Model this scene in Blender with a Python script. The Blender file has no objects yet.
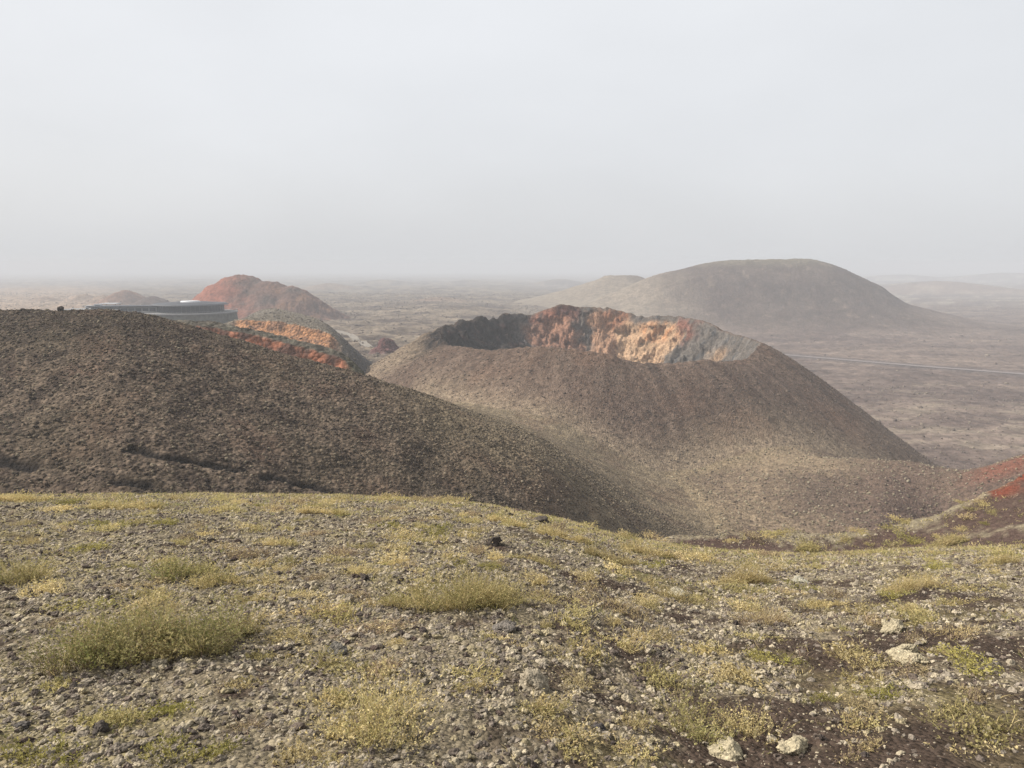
import bpy, math, random
import numpy as np

rng = np.random.default_rng(7)
random.seed(7)
R = math.radians

# ------------------------------------------------------------------ scene, camera
scene = bpy.context.scene
COL = scene.collection
F_PX = 759.0
TILT = 118.0 / F_PX
TH = math.atan(TILT)

cam_d = bpy.data.cameras.new('camera')
cam_d.lens = 36.0 * F_PX / 1024.0
cam_d.clip_start = 0.1
cam_d.clip_end = 40000
cam = bpy.data.objects.new('camera', cam_d)
COL.objects.link(cam)
cam.location = (0, 0, 0)
cam.rotation_euler = (math.pi / 2 - TH, 0, 0)
scene.camera = cam


def us(px, py):
    """picture point -> (x over depth, drop over depth)"""
    v = (np.asarray(py, float) - 384.0) / F_PX
    X = (np.asarray(px, float) - 512.0) / F_PX
    k = math.cos(TH) - v * math.sin(TH)
    return X / k, (math.sin(TH) + v * math.cos(TH)) / k


# ------------------------------------------------------------------ noise
_perm = np.random.default_rng(3).permutation(4096).astype(np.int64)
_ang = np.random.default_rng(4).random(4096) * 2 * np.pi
_gx, _gy = np.cos(_ang).astype(np.float32), np.sin(_ang).astype(np.float32)


def _h(ix, iy, seed):
    return _perm[(_perm[(ix + seed * 131) & 4095] + iy) & 4095]


def noise(x, y, seed=0):
    x = np.asarray(x, float); y = np.asarray(y, float)
    ix = np.floor(x).astype(np.int64); iy = np.floor(y).astype(np.int64)
    fx = (x - ix).astype(np.float32); fy = (y - iy).astype(np.float32)
    u = fx * fx * fx * (fx * (fx * 6 - 15) + 10)
    v = fy * fy * fy * (fy * (fy * 6 - 15) + 10)

    def g(dx, dy):
        h = _h(ix + dx, iy + dy, seed)
        return _gx[h] * (fx - dx) + _gy[h] * (fy - dy)
    a = g(0, 0); b = g(1, 0); c = g(0, 1); d = g(1, 1)
    return ((a + (b - a) * u) + ((c + (d - c) * u) - (a + (b - a) * u)) * v) * 1.5


def fbm(x, y, seed=0, octv=4, gain=0.5):
    s = 0; a = 1.0; t = 0
    for o in range(octv):
        s = s + a * noise(x * 2.03 ** o + 17.3 * o, y * 2.03 ** o - 9.1 * o, seed + o)
        t += a; a *= gain
    return s / t


def rnoise(x, y, seed=0, octv=4):
    """ridged: sharp crests"""
    s = 0; a = 1.0; t = 0
    for o in range(octv):
        s = s + a * (1 - 2 * np.abs(noise(x * 2.1 ** o + 5.3 * o, y * 2.1 ** o, seed + o)))
        t += a; a *= 0.5
    return s / t


def cells(x, y, seed=0):
    """distance to the nearest scattered point (stone-like bumps)"""
    ix = np.floor(x).astype(np.int64); iy = np.floor(y).astype(np.int64)
    best = np.full(np.shape(x), 9.0, np.float32)
    for dx in (-1, 0, 1):
        for dy in (-1, 0, 1):
            h = _h(ix + dx, iy + dy, seed)
            ox = (h % 64) / 64.0; oy = (h // 64) / 64.0
            d = (ix + dx + ox - x) ** 2 + (iy + dy + oy - y) ** 2
            best = np.minimum(best, d)
    return np.sqrt(best)


def sstep(a, b, x):
    t = np.clip((x - a) / (b - a), 0, 1)
    return t * t * (3 - 2 * t)


def smax(a, b, k):
    h = np.clip(k - np.abs(a - b), 0, None) / k
    return np.maximum(a, b) + h * h * k * 0.25


class Tab:
    """smoothed look-up table"""
    def __init__(self, xs, ys, sm=0.0, n=3000):
        xs = np.asarray(xs, float); ys = np.asarray(ys, float)
        o = np.argsort(xs); xs = xs[o]; ys = ys[o]
        pad = (xs[-1] - xs[0]) * 0.1 + 1e-6
        self.x = np.linspace(xs[0] - pad, xs[-1] + pad, n)
        y = np.interp(self.x, xs, ys)
        w = int(sm / (self.x[1] - self.x[0]))
        for _ in range(2):
            if w > 1:
                ker = np.ones(w) / w
                y = np.convolve(np.pad(y, (w, w), mode='edge'), ker, mode='same')[w:-w]
        self.y = y

    def __call__(self, q):
        return np.interp(q, self.x, self.y)


# ------------------------------------------------------------------ the terrain, as heights over (u = x/depth, D = depth)
Z0 = 2.5
_fs = [(-200, 494, 27), (0, 497, 27), (200, 495, 28), (350, 497, 28), (470, 503, 28), (560, 520, 27), (630, 540, 27),
       (700, 551, 28), (800, 556, 27), (860, 553, 26), (930, 549, 25), (1024, 548, 24), (1240, 545, 24)]
_u, _s = us([p[0] for p in _fs], [p[1] for p in _fs])
F_S = Tab(_u, _s, 0.05)
F_D = Tab(_u, [p[2] for p in _fs], 0.05)


def fore(u, D):
    s = F_S(u); dc = F_D(u)
    b = Z0 / dc ** 2
    a = s - 2 * Z0 / dc
    return -(Z0 + a * D + b * D * D)


def crest(pts, sm=0.02):
    """pts (px, py, D) of a crest line -> tables of depth and height"""
    u, s = us([p[0] for p in pts], [p[1] for p in pts])
    d = np.array([p[2] for p in pts], float)
    return Tab(u, d, sm), Tab(u, -s * d, sm)


NR_D, NR_Z = crest([(560, 570, 36), (620, 548, 36), (670, 535, 36), (720, 531.5, 36), (800, 531, 36), (850, 531, 36), (890, 526, 36), (935, 515, 36), (985, 491, 37), (1024, 471, 38),
                    (1100, 442, 39), (1240, 425, 42)], 0.03)
NR_Z.y -= 0.1


def near_rim(u, D, w=0):
    d = D - NR_D(u) - w
    return NR_Z(u) - np.where(d < 0, -d * 0.13, d * 0.55)


# left hill: its skyline, and the fall of its face towards the viewer
LH_D, LH_Z = crest([(-250, 310, 105), (0, 310, 105), (60, 310.5, 105), (110, 310, 105), (140, 314, 105), (165, 319, 105), (200, 328.5, 105), (235, 339, 104), (262, 347, 104),
                    (280, 353, 103), (300, 359.5, 103), (320, 364.5, 102), (337, 368, 102), (370, 378, 101), (400, 388, 100), (450, 411, 99), (500, 435, 97), (540, 456, 96),
                    (570, 477, 96), (600, 503, 96), (640, 538, 96), (680, 572, 96), (720, 606, 96), (800, 690, 96), (900, 840, 96)], 0.02)


def left_hill(u, D, x, y):
    d = D - LH_D(u)
    e = np.sqrt(d * d + 49) - 7
    fs = 0.55 - 0.36 * sstep(-.21, -.11, u)      # towards the cone it runs out into a long shallow saddle
    z = LH_Z(u) - np.where(d < 0, 0.345, fs) * e
    return z + 1.0 * fbm(x / 16, y / 16, 21, 3) * sstep(2, 20, np.abs(d))


def _on_hill(px, py):
    u, s = us(px, py)
    D = np.linspace(50, 104, 800)
    z = LH_Z(u) - 0.345 * (np.sqrt((D - LH_D(u)) ** 2 + 49) - 7)
    k = np.nonzero(z > -s * D)[0]
    d = D[k[0]] if len(k) else 60.0
    return u * d, d


GROOVES = [[_on_hill(*p) for p in q] for q in (((132, 452), (160, 459), (200, 466), (238, 473)), ((262, 479), (300, 485), (335, 489)), ((-20, 458), (8, 463), (34, 467)), ((118, 481), (150, 484)))]


def groove_dist(x, y):
    best = np.full(np.shape(x), 1e9)
    for g in GROOVES:
        for (x0, y0), (x1, y1) in zip(g[:-1], g[1:]):
            t = np.clip(((x - x0) * (x1 - x0) + (y - y0) * (y1 - y0)) / ((x1 - x0) ** 2 + (y1 - y0) ** 2), 0, 1)
            best = np.minimum(best, np.hypot(x - x0 - t * (x1 - x0), y - y0 - t * (y1 - y0)))
    return best


# crater cone: rim read off the photograph, on a circle in plan
CX, CY, CR = 29.0, 262.0, 54.0
_far = [(437, 336), (447, 328), (458, 324), (480, 319), (504, 315.5), (522, 313), (529, 316), (537, 313), (550, 308), (560, 305), (568, 305.5),
        (575, 307), (590, 308), (613, 309.5), (638, 317), (660, 316.5), (680, 317), (701, 321), (710, 323.5), (722, 331), (747, 338)]
_near = [(757, 347), (747, 358), (726, 361), (698, 359.5), (659, 363.5), (631, 361), (603, 352.5), (571, 348), (536, 346), (490, 350),
         (466, 347), (445, 344)]
_ph, _rz = [], []
for lst, sg in ((_far, 1), (_near, -1)):
    for px, py in lst:
        u, s = us(px, py)
        A = 1 + u * u; B = -2 * (u * CX + CY); Cc = CX * CX + CY * CY - CR * CR
        q = max(B * B - 4 * A * Cc, 0)
        d = (-B + sg * math.sqrt(q)) / (2 * A)
        _ph.append(math.atan2(d - CY, u * d - CX)); _rz.append(-s * d)
_ph = np.array(_ph); _rz = np.array(_rz); o = np.argsort(_ph); _ph = _ph[o]; _rz = _rz[o]
RIM = Tab(np.r_[_ph - 2 * np.pi, _ph, _ph + 2 * np.pi], np.r_[_rz, _rz, _rz], 0.045, 12000)


def cone_coords(x, y):
    dx, dy = x - CX, y - CY
    return np.arctan2(dy, dx), np.sqrt(dx * dx + dy * dy)


def leftrock(ph):
    """1 on the black clinker of the left rim"""
    return sstep(2.05, 2.25, ph) + sstep(-2.62, -2.8, ph)


def cone(x, y):
    ph, r = cone_coords(x, y)
    zr = RIM(ph)
    lr = leftrock(ph)
    wob = 1.6 * fbm(np.cos(ph) * 3, np.sin(ph) * 3, 31, 4)
    rr = CR + wob
    sl = 0.63 + 0.13 * np.clip(np.cos(ph), 0, 1) - 0.03 * sstep(0.2, 1.0, -np.cos(ph))
    d = r - rr
    dd = np.clip(d, 0, None)
    out = zr - sl * (dd - 5 * (1 - np.exp(-dd / 9))) + 0.0018 * np.clip(dd - 45, 0, None) ** 2
    out = np.where(dd > 130, -200, out)
    e = np.clip(-d, 0, None)
    # gullies and buttresses of the inner wall
    but = fbm(ph * 5, e / 9, 35, 4) * 4.2 + rnoise(ph * 11, e / 6, 36, 4) * 1.9 + 1.2 * fbm(x / 2.6, y / 2.6, 34, 3)
    ee = e + but * sstep(0, 5, e)
    steep = np.where(ee < 5, 1.15 * ee, 5.75 + 1.02 * (ee - 5))
    ins = zr - np.clip(np.minimum(steep, 27 - 6 * np.exp(-np.clip(ee - 18, 0, None) / 12)), 0, None)
    h = np.where(d > 0, out, ins)
    # clinker lumps on the left rim
    lump = rnoise(x / 13, y / 13, 38, 2) * 2.6 + fbm(x / 3.4, y / 3.4, 39, 3) * 1.2 + 1.6 * (.5 - cells(x / 6.0, y / 6.0, 40)) - 1.0
    h = h + lr * lump * np.exp(-(d / 11) ** 2)
    h = h + 0.7 * sstep(2.2, 1.4, ph) * sstep(0.3, 0.9, ph) * rnoise(x / 6, y / 6, 37, 3) * np.exp(-(d / 4) ** 2)
    return h


# low terrace in front of the cone
_tc = [(300, 470, 150, -50), (480, 470, 150, -50), (560, 500, 162, -51), (640, 500, 165, -51), (700, 480, 168, -48), (760, 463, 170, -45.0),
       (800, 460, 170, -44.1), (880, 462, 166, -43.3), (930, 472, 160, -43.2), (962, 478, 152, -43.0), (1024, 457, 150, -38), (1100, 440, 147, -33), (1240, 410, 145, -28)]
_u, _ = us([p[0] for p in _tc], [p[1] for p in _tc])
T_D = Tab(_u, [p[2] for p in _tc], 0.05)
T_Z = Tab(_u, [p[3] for p in _tc], 0.05)


def terrace(u, D):
    d = D - T_D(u)
    ns = 0.05 + 0.22 * sstep(0.50, 0.62, u)
    fs = 0.05 + 0.42 * sstep(0.33, 0.5, u)
    k = np.abs(d)
    return T_Z(u) - np.where(d < 0, ns, fs) * (np.sqrt(k * k + 36) - 6)


def plain(u, D, x, y):
    lft = np.interp(D, [100, 200, 500, 1000, 2000, 4000, 9000], [-46, -42, -42.5, -46, -53, -61, -76])
    rgt = np.interp(D, [100, 200, 900, 4000, 9000], [-70, -65.5, -65, -66, -76])
    t = sstep(-0.10, 0.26, u)
    z = lft + (rgt - lft) * t
    big = fbm(x / 220, y / 220, 41, 4) * 5.0 * np.clip(D / 1200, 0.1, 1.5)
    lava = (rnoise(x / 38, y / 38, 42, 4)) * (2.2 - 1.6 * t) + fbm(x / 9, y / 9, 47, 3) * (0.9 - 0.6 * t)
    lava = lava * sstep(220, 420, D)
    return z + big + lava


def ridge_fn(pts, near, far, sm=0.02, cap=0.0):
    d_, z_ = crest(pts, sm)

    def f(u, D, w=0):
        d = D - d_(u) - w
        e = np.clip(-d, 0, None)
        return z_(u) - np.where(d < 0, 0.22 * np.minimum(e, cap) + near * np.clip(e - cap, 0, 2.6) + .4 * np.clip(e - cap - 2.6, 0, None), d * far)
    f.D = d_; f.Z = z_
    return f


RA = ridge_fn([(60, 318, 140), (150, 320, 140), (200, 321.5, 140), (232, 326, 140), (275, 336, 139), (312, 345, 137), (340, 352.5, 135), (352, 362, 134),
               (375, 385, 132), (430, 440, 130), (520, 560, 128)], 1.0, 0.22, 0.012, 3.6)
RB = ridge_fn([(-200, 310, 262), (60, 325, 262), (150, 326, 262), (200, 326.5, 262), (222, 325, 262), (238, 319.5, 262), (275, 321, 262), (300, 325, 260), (320, 330, 258), (338, 337, 256), (350, 346, 254),
               (380, 366, 252), (420, 400, 250), (520, 480, 245)], 1.1, 0.0, 0.012, 1.0)


def plateau(u, D, x, y, w):
    h = RB(u, D, w) - (0.075 - 0.070 * sstep(-.375, -.31, u)) * np.clip(D - 262, 0, None)
    # flank to the right and the far edge
    xe = np.interp(D, [240, 262, 330, 400, 500, 700], [-60, -62, -84, -132, -175, -230])
    h = h - 0.45 * np.clip(x - xe, 0, None) - 0.012 * np.clip(D - 262, 0, 190)
    h = h - 0.35 * np.clip(D - 470, 0, None)
    return h


_h1 = [(0, 8.3), (12, 7.4), (30, 2.6), (59, -9.5), (83, -22.3), (100, -34), (113, -41.5), (145, -51), (185, -60), (230, -69), (300, -85), (500, -130)]
H1P = Tab([-80] + [p[0] for p in _h1], [8.3] + [p[1] for p in _h1], 8.0)
_h1b = [(0, -13.2), (22, -14.0), (34, -19), (70, -31), (120, -44), (190, -62), (400, -110)]
H1B = Tab([-40] + [p[0] for p in _h1b], [-13.2] + [p[1] for p in _h1b], 4.0)


def big_hill(x, y):
    k = 900 / F_PX
    x0, x1 = (735 - 512) * k, (800 - 512) * k
    dx = np.where(x < x0, (x0 - x) * 0.66, np.where(x > x1, x - x1, 0))
    dy = np.abs(y - 905)
    r = np.sqrt(dx * dx + dy * dy)
    n = fbm(x / 70, y / 70, 51, 4)
    h = H1P(r + 9 * n * sstep(10, 60, r))
    t = np.clip((x - x0) / (x1 - x0), 0, 1)
    h = h - 1.6 * (1 - t) * sstep(90, 0, r)
    # small summit lip
    h = h + 0.9 * rnoise(x / 28, y / 28, 52, 3) * sstep(40, 5, r)
    x2, y2 = (620 - 512) * 1050 / F_PX, 1050.0
    r2 = np.sqrt((x - x2) ** 2 + (y - y2) ** 2)
    b = H1B(r2 + 7 * fbm(x / 40, y / 40, 53, 3)) + 1.5 * rnoise(x / 22, y / 22, 54, 3) * sstep(60, 10, r2)
    return smax(h, b, 10)


def red_hill(x, y):
    k = 640 / F_PX
    out = np.full(np.shape(x), -300.0)
    for px, py, dep, tab in ((240, 275.5, 640, [(0, 0), (6, -.3), (14, -2.8), (27, -11), (36, -18), (46, -24), (70, -34), (200, -90)]),
                             (268, 281.5, 632, [(0, 0), (8, -1.2), (18, -6.5), (30, -14), (46, -23), (70, -34), (200, -90)]),
                             (291, 286.5, 625, [(0, 0), (6, -1.0), (13, -5.0), (24, -12), (32, -18.5), (46, -27), (64, -38), (200, -110)])):
        u, s = us(px, py)
        cx, cy, cz = u * dep, dep, -s * dep
        r = np.sqrt((x - cx) ** 2 + (y - cy) ** 2)
        r = r * (1 + 0.13 * fbm((x - cx) / 22, (y - cy) / 22, 61, 4))
        out = smax(out, cz + np.interp(r, [q[0] for q in tab], [q[1] for q in tab]), 1.2)
    return out + 1.7 * rnoise(x / 12, y / 12, 62, 4) - .3


MOUNDS = [(125, 290, 880, 24, 0.6), (152, 296, 790, 18, 0.55), (83, 294, 1000, 20, 0.5), (103, 295, 940, 20, 0.5), (12, 296, 1150, 40, 0.3), (45, 296.5, 1000, 24, 0.4),
          (-60, 297, 1100, 60, 0.3), (168, 287.5, 1500, 9, 0.9), (330, 283, 1700, 60, 0.25), (385, 279.5, 2300, 130, 0.2), (470, 280, 2500, 170, 0.16), (440, 297, 1000, 40, 0.2),
          (560, 279, 2400, 100, 0.2), (940, 281, 2000, 150, 0.14), (1010, 272.5, 3500, 330, 0.15), (900, 274.5, 3700, 260, 0.12), (200, 279, 3000, 200, 0.1), (60, 281, 2600, 250, 0.12)]


def mounds(x, y):
    out = np.full(np.shape(x), -300.0)
    for px, py, dep, w, sl in MOUNDS:
        u, s = us(px, py)
        cx, cz = u * dep, -s * dep
        r = np.sqrt((x - cx) ** 2 + ((y - dep) * 0.8) ** 2)
        r = r * (1 + 0.2 * fbm(x / (w * 0.8), y / (w * 0.8), 65, 3))
        hh = w * sl * 1.9
        out = np.maximum(out, cz - (np.sqrt(r * r + (w * .3) ** 2) - w * .3) * sl)
    return out


# the road on the right plain, as a bank that the plain is levelled under
ROAD = []
for px, py in ((700, 346), (745, 351), (782, 355.3), (850, 361), (920, 367), (980, 371.5), (1024, 375), (1100, 381), (1220, 391)):
    u, s = us(px, py)
    d = 65.0 / s
    ROAD.append((u * d, d))
ROAD = np.array(ROAD)


def road_dist(x, y):
    best = np.full(np.shape(x), 1e9)
    for (x0, y0), (x1, y1) in zip(ROAD[:-1], ROAD[1:]):
        t = np.clip(((x - x0) * (x1 - x0) + (y - y0) * (y1 - y0)) / ((x1 - x0) ** 2 + (y1 - y0) ** 2), 0, 1)
        best = np.minimum(best, np.hypot(x - x0 - t * (x1 - x0), y - y0 - t * (y1 - y0)))
    return best


NAMES = ['foreground_slope', 'left_hill', 'crater_cone', 'terrace', 'plateau', 'plain', 'dark_hill', 'red_hill', 'mounds', 'red_ridge', 'near_rim']


def layers(u, D, x, y):
    w1 = 1.2 * fbm(x / 7, y / 7, 71, 4) + .9 * rnoise(x / 12, y / 12, 72, 2)
    a = {}
    a['foreground_slope'] = fore(u, D)
    wn = 0.9 * fbm(x / 3.5, y / 3.5, 73, 4)
    a['near_rim'] = near_rim(u, D, wn)
    a['left_hill'] = left_hill(u, D, x, y)
    a['crater_cone'] = cone(x, y)
    a['terrace'] = terrace(u, D) + 0.5 * fbm(x / 12, y / 12, 74, 3)
    a['plateau'] = plateau(u, D, x, y, w1 * 1.2)
    a['plain'] = plain(u, D, x, y)
    a['dark_hill'] = big_hill(x, y)
    a['red_hill'] = red_hill(x, y)
    a['mounds'] = mounds(x, y)
    a['red_ridge'] = RA(u, D, w1)
    return a


def height(u, D, x=None, y=None, full=False):
    if x is None:
        x = u * D; y = D
    a = layers(u, D, x, y)
    rd = road_dist(x, y)
    fl = sstep(26, 9, rd)
    a['plain'] = a['plain'] * (1 - fl) + (-64.6) * fl
    # shoulder banks either side of the road
    a['plain'] = a['plain'] + .5 * np.exp(-((rd - 7.5) / 2.2) ** 2)
    h = smax(a['foreground_slope'], a['near_rim'], 1.0)
    h = smax(h, a['left_hill'], 3.0)
    t = smax(a['terrace'], a['crater_cone'], 5.0)
    h = smax(h, np.where(D < 420, t, -300), 6.0 + 9.0 * sstep(-.1, .08, u) * sstep(60, 85, D))
    h = smax(h, a['red_ridge'], 0.8)
    h = smax(h, a['plateau'], 1.5)
    h2 = smax(a['plain'], a['dark_hill'], 9.0)
    h2 = smax(h2, a['red_hill'], 3.0)
    h2 = smax(h2, a['mounds'], 2.0)
    h = smax(h, np.where(D > 60, h2, h2 - 40), 2.5)
    # surface roughness, each at the scale it has
    lab = np.argmax(np.stack([a[n] for n in NAMES]), 0)
    near = sstep(60, 30, D)
    mid = sstep(30, 60, D) * sstep(420, 300, D)
    ins = np.hypot(x - CX, y - CY) < CR - 2
    if full:
        c1 = cells(x / 0.34, y / 0.34, 81); c2 = cells(x / 0.13, y / 0.13, 82)
        rough = near * (0.10 * fbm(x / 1.3, y / 1.3, 83, 4) + (0.045 * (0.55 - c1) + 0.018 * (0.5 - c2)) * sstep(-0.25, 0.25, fbm(x / 2.2, y / 2.2, 84, 3)))
        c3 = cells(x / 0.55, y / 0.55, 85)
        rm = 0.16 * (0.5 - c3) + 0.11 * fbm(x / 0.7, y / 0.7, 86, 3) + 0.40 * fbm(x / 6, y / 6, 87, 3)
        soft = np.where(lab == 2, 0.8, 1.0)
        rough = rough + mid * rm * soft
        gd = groove_dist(x + .8 * fbm(x / 3, y / 3, 93, 3), y + .8 * fbm(x / 3, y / 3, 94, 3))
        rough = rough - (lab == 1) * 0.42 * np.exp(-(gd / .42) ** 2)
        rough = rough + np.where(ins, 0.9 * rnoise(x / 3.1, y / 3.1, 88, 4), 0)
        rough = rough + sstep(300, 500, D) * np.clip(D / 700, .4, 2) * (0.5 * fbm(x / 5, y / 5, 89, 3)) * (1 - fl)
        steepR = (lab == NAMES.index('red_ridge')) | (lab == NAMES.index('plateau'))
        rough = rough + np.where(steepR & (D < 300), 0.35 * rnoise(x / 2.2, y / 2.2, 90, 3), 0)
        h = h + rough
        return h, lab, a, rd
    return h


def cast(px, py, lo=2.0, hi=6000.0):
    """first point of the terrain seen through a picture point"""
    u, s = us(px, py)
    D = np.exp(np.linspace(math.log(lo), math.log(hi), 6000))
    hh = height(np.full_like(D, u), D)
    k = np.nonzero(hh > -s * D)[0]
    if len(k) == 0:
        return None
    d = D[k[0]]
    return np.array([u * d, d, -s * d])


# ------------------------------------------------------------------ colours of the ground (linear albedo)
def mix(c0, c1, t):
    return np.asarray(c0) * (1 - t[..., None]) + np.asarray(c1) * t[..., None]


def soil_mask(u, D, x, y):
    """1 where pale lichen rubble covers the foreground, 0 on bare cinders"""
    n = fbm(x / 1.5, y / 1.5, 91, 5) + 0.35 * fbm(x / 0.35, y / 0.35, 92, 3)
    bare = 0.33 * sstep(-0.2, 0.45, u) * sstep(16, 6, D) - 0.16 * sstep(.1, -.2, u) + 0.42 * sstep(0.42, 0.56, u) * sstep(22, 28, D)
    return sstep(-0.30, 0.12, n - bare + 0.10)


def ground_colour(u, D, x, y, h, lab, a, rd):
    n1 = fbm(x / 30, y / 30, 101, 4)
    n2 = fbm(x / 2.4, y / 2.4, 102, 4)
    n3 = fbm(x / 0.5, y / 0.5, 103, 3)
    C = np.zeros(x.shape + (3,))
    # foreground
    m = soil_mask(u, D, x, y)
    f = mix((.062, .045, .035), (.235, .198, .135), m * (0.62 + 0.4 * np.clip(n3 + .3, 0, 1)))
    g = sstep(0.0, 0.45, fbm(x / 2.8, y / 2.8, 104, 4) + 0.38 * sstep(11, 22, D))
    f = mix(f, (.26, .22, .10), 0.5 * g)
    C[:] = f
    k = NAMES.index
    s = lab == k('near_rim')
    nr = mix((.085, .058, .048), (.225, .19, .13), sstep(0.05, 0.5, n2 * .8 + n3 * .4 + 0.5 * np.exp(-((D - NR_D(u)) / .8) ** 2)))
    red = sstep(.628, .66, u + 0.05 * n2) * sstep(2.3, 0.4, np.abs(D - NR_D(u) + 0.5))
    nr = mix(nr, (.165, .054, .036), red * sstep(-.2, .15, n2))
    C[s] = nr[s]
    s = lab == k('left_hill')
    lh = mix((.050, .040, .033), (.150, .122, .094), sstep(-0.30, 0.40, n2 * .8 + n3 * .7 + .25 * n1))
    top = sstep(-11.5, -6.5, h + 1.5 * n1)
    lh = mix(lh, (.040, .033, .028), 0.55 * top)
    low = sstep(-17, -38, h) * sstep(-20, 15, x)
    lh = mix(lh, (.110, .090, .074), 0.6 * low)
    prox = np.exp(-(np.clip(a['left_hill'] - np.maximum(a['crater_cone'], a['terrace']) + 1.5 * n1, 0, None) / 4.5) ** 2) * (D < 200)
    edge = np.clip(sstep(-22, 4, D - LH_D(u) + 6 * n1) * sstep(-.22, -.06, u) + .85 * sstep(.06, .165, u + .04 * n1) + prox * sstep(-.24, -.1, u), 0, 1)
    lh = mix(lh, (.235, .198, .135), np.clip(edge, 0, 1) * .85 * (.85 + .7 * np.clip(n2, -.5, .4)))
    lh = mix(lh, (.120, .082, .062), sstep(.0, .4, fbm(x / 9, y / 9, 109, 4)) * .45)
    ol = sstep(-0.05, .4, fbm(x / 12, y / 12, 108, 3)) * 0.35
    lh = mix(lh, (.115, .102, .068), ol * .6)
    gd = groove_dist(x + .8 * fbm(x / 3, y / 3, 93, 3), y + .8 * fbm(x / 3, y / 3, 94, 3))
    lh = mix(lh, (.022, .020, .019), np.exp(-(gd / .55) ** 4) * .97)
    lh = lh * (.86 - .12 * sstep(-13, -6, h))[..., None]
    lh = lh * np.array((1.05, .98, .94))
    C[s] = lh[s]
    # cone, outside
    s = lab == k('crater_cone')
    ph, r = cone_coords(x, y)
    zr = RIM(ph)
    dep = zr - h
    strk = fbm(ph * 26, r / 45, 115, 4)
    co = mix((.080, .058, .046), (.140, .108, .086), sstep(-.4, .45, n2 * .6 + n3 * .5 + .4 * n1 + .55 * strk))
    co = mix(co, (.150, .098, .070), sstep(.05, .45, fbm(x / 22, y / 22, 116, 3)) * .5)
    co = mix(co, (.055, .045, .040), sstep(.18, .42, fbm(ph * 9, r / 60, 117, 4)) * .5)
    foot = sstep(-39, -50, h + 5 * n1) * 0.8
    lf = sstep(2.5, 3.0, np.abs(ph) + 0.15 * n1) * sstep(1, 8, r - CR)
    gul = np.exp(-(np.clip(a['crater_cone'] - np.maximum(a['left_hill'], a['terrace']) + 2 * n1, 0, None) / 7.5) ** 2) * (ph < -.6)
    co = mix(co, (.235, .198, .143), np.clip(foot * .3 + lf * .7 + gul * .85, 0, .92) * (0.8 + .6 * np.clip(n2, -.5, .4)))
    co = co * np.array((1.06, .98, .935))
    # inside: scoria walls, burnt orange with grey talus
    w1 = fbm(ph * 6, dep / 9, 111, 4); w2 = fbm(ph * 54 / 3.2, dep / 3.2, 112, 4)
    inn = np.zeros_like(C); inn[:] = (.120, .105, .092)
    inn = mix(inn, (.078, .078, .080), sstep(0, .4, w2))

    def patch(lo, hi, d0, d1, soft=0.06, ds=1.6, nz=0.10):
        p = ph + nz * w1 * 1.6 + 0.05 * w2
        dd = dep + 3.0 * w1 + 1.3 * w2
        return sstep(lo - soft, lo + soft, p) * sstep(hi + soft, hi - soft, p) * sstep(d0 - ds, d0 + ds, dd) * sstep(d1 + ds, d1 - ds, dd)
    inn = mix(inn, (.35, .21, .135), patch(1.18, 1.50, 0.9, 40))
    inn = mix(inn, (.31, .150, .090), patch(1.24, 1.43, 0.3, 8) * sstep(-.25, .25, w2 + .1))
    inn = mix(inn, (.46, .305, .19), patch(0.74, 1.24, 3.0, 40) * 0.95)
    inn = mix(inn, (.40, .205, .105), patch(0.84, 1.12, 3.0, 10) * sstep(-.3, .3, w2))
    inn = mix(inn, (.22, .105, .078), patch(0.62, 0.82, 0.3, 9) * sstep(-.4, .1, w2))
    inn = mix(inn, (.33, .22, .14), patch(0.20, 0.38, 6, 40) * .85)
    inn = mix(inn, (.17, .155, .14), sstep(.0, .35, fbm(ph * 16, dep / 30, 118, 3)) * sstep(.75, .5, ph) * .8)
    inn = mix(inn, (.27, .125, .085), patch(1.72, 1.95, 0.0, 6))
    inn = mix(inn, (.115, .060, .052), patch(1.60, 1.74, -1.0, 5))
    inn = mix(inn, (.27, .165, .115), patch(1.60, 1.90, 6, 18) * sstep(-.1, .3, w1))
    inn = mix(inn, (.30, .155, .10), patch(1.62, 2.05, 4, 40) * .75)
    lr = leftrock(ph)
    inn = mix(inn, (.026, .022, .021), lr)
    inn = mix(inn, (.075, .040, .034), lr * sstep(.05, .35, w2) * .7)
    inn = mix(inn, (.085, .07, .06), lr * sstep(.1, .4, fbm(x / 2.1, y / 2.1, 113, 4)) * .6)
    isin = sstep(0.6, -0.6, r - CR - 1.6 * fbm(np.cos(ph) * 3, np.sin(ph) * 3, 31, 4))
    co = co * (1 - isin[..., None]) + inn * isin[..., None]
    blk = lr * np.exp(-((r - CR) / 7.5) ** 2)
    co = mix(co, (.022, .019, .018), np.clip(blk * 1.3 * (.8 + w2), 0, 1) * (1 - isin))
    C[s] = co[s]
    s = lab == k('terrace')
    te = mix((.105, .083, .066), (.225, .186, .130), sstep(-.30, .55, n2 * .5 + n3 * .45 + n1 * .8 - .12 + .5 * np.exp(-((D - T_D(u)) / 9) ** 2) * sstep(.25, .4, u) + .3 * sstep(.3, .12, u)))
    tp = np.exp(-(np.clip(a['terrace'] - np.maximum(a['left_hill'], a['crater_cone']) + 1.2 * n1, 0, None) / 4.0) ** 2) * sstep(.42, .3, u)
    te = mix(te, (.235, .198, .130), tp * .75)
    te = mix(te, (.100, .074, .062), sstep(.40, .54, u + .05 * n1) * .8)
    red = sstep(.60, .65, u + .05 * n1) * sstep(7, 1, np.abs(D - T_D(u) + 3))
    te = mix(te, (.175, .070, .048), red * .7)
    te = te * np.array((1.06, .975, .93))
    C[s] = te[s]
    s = lab == k('red_ridge')
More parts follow.
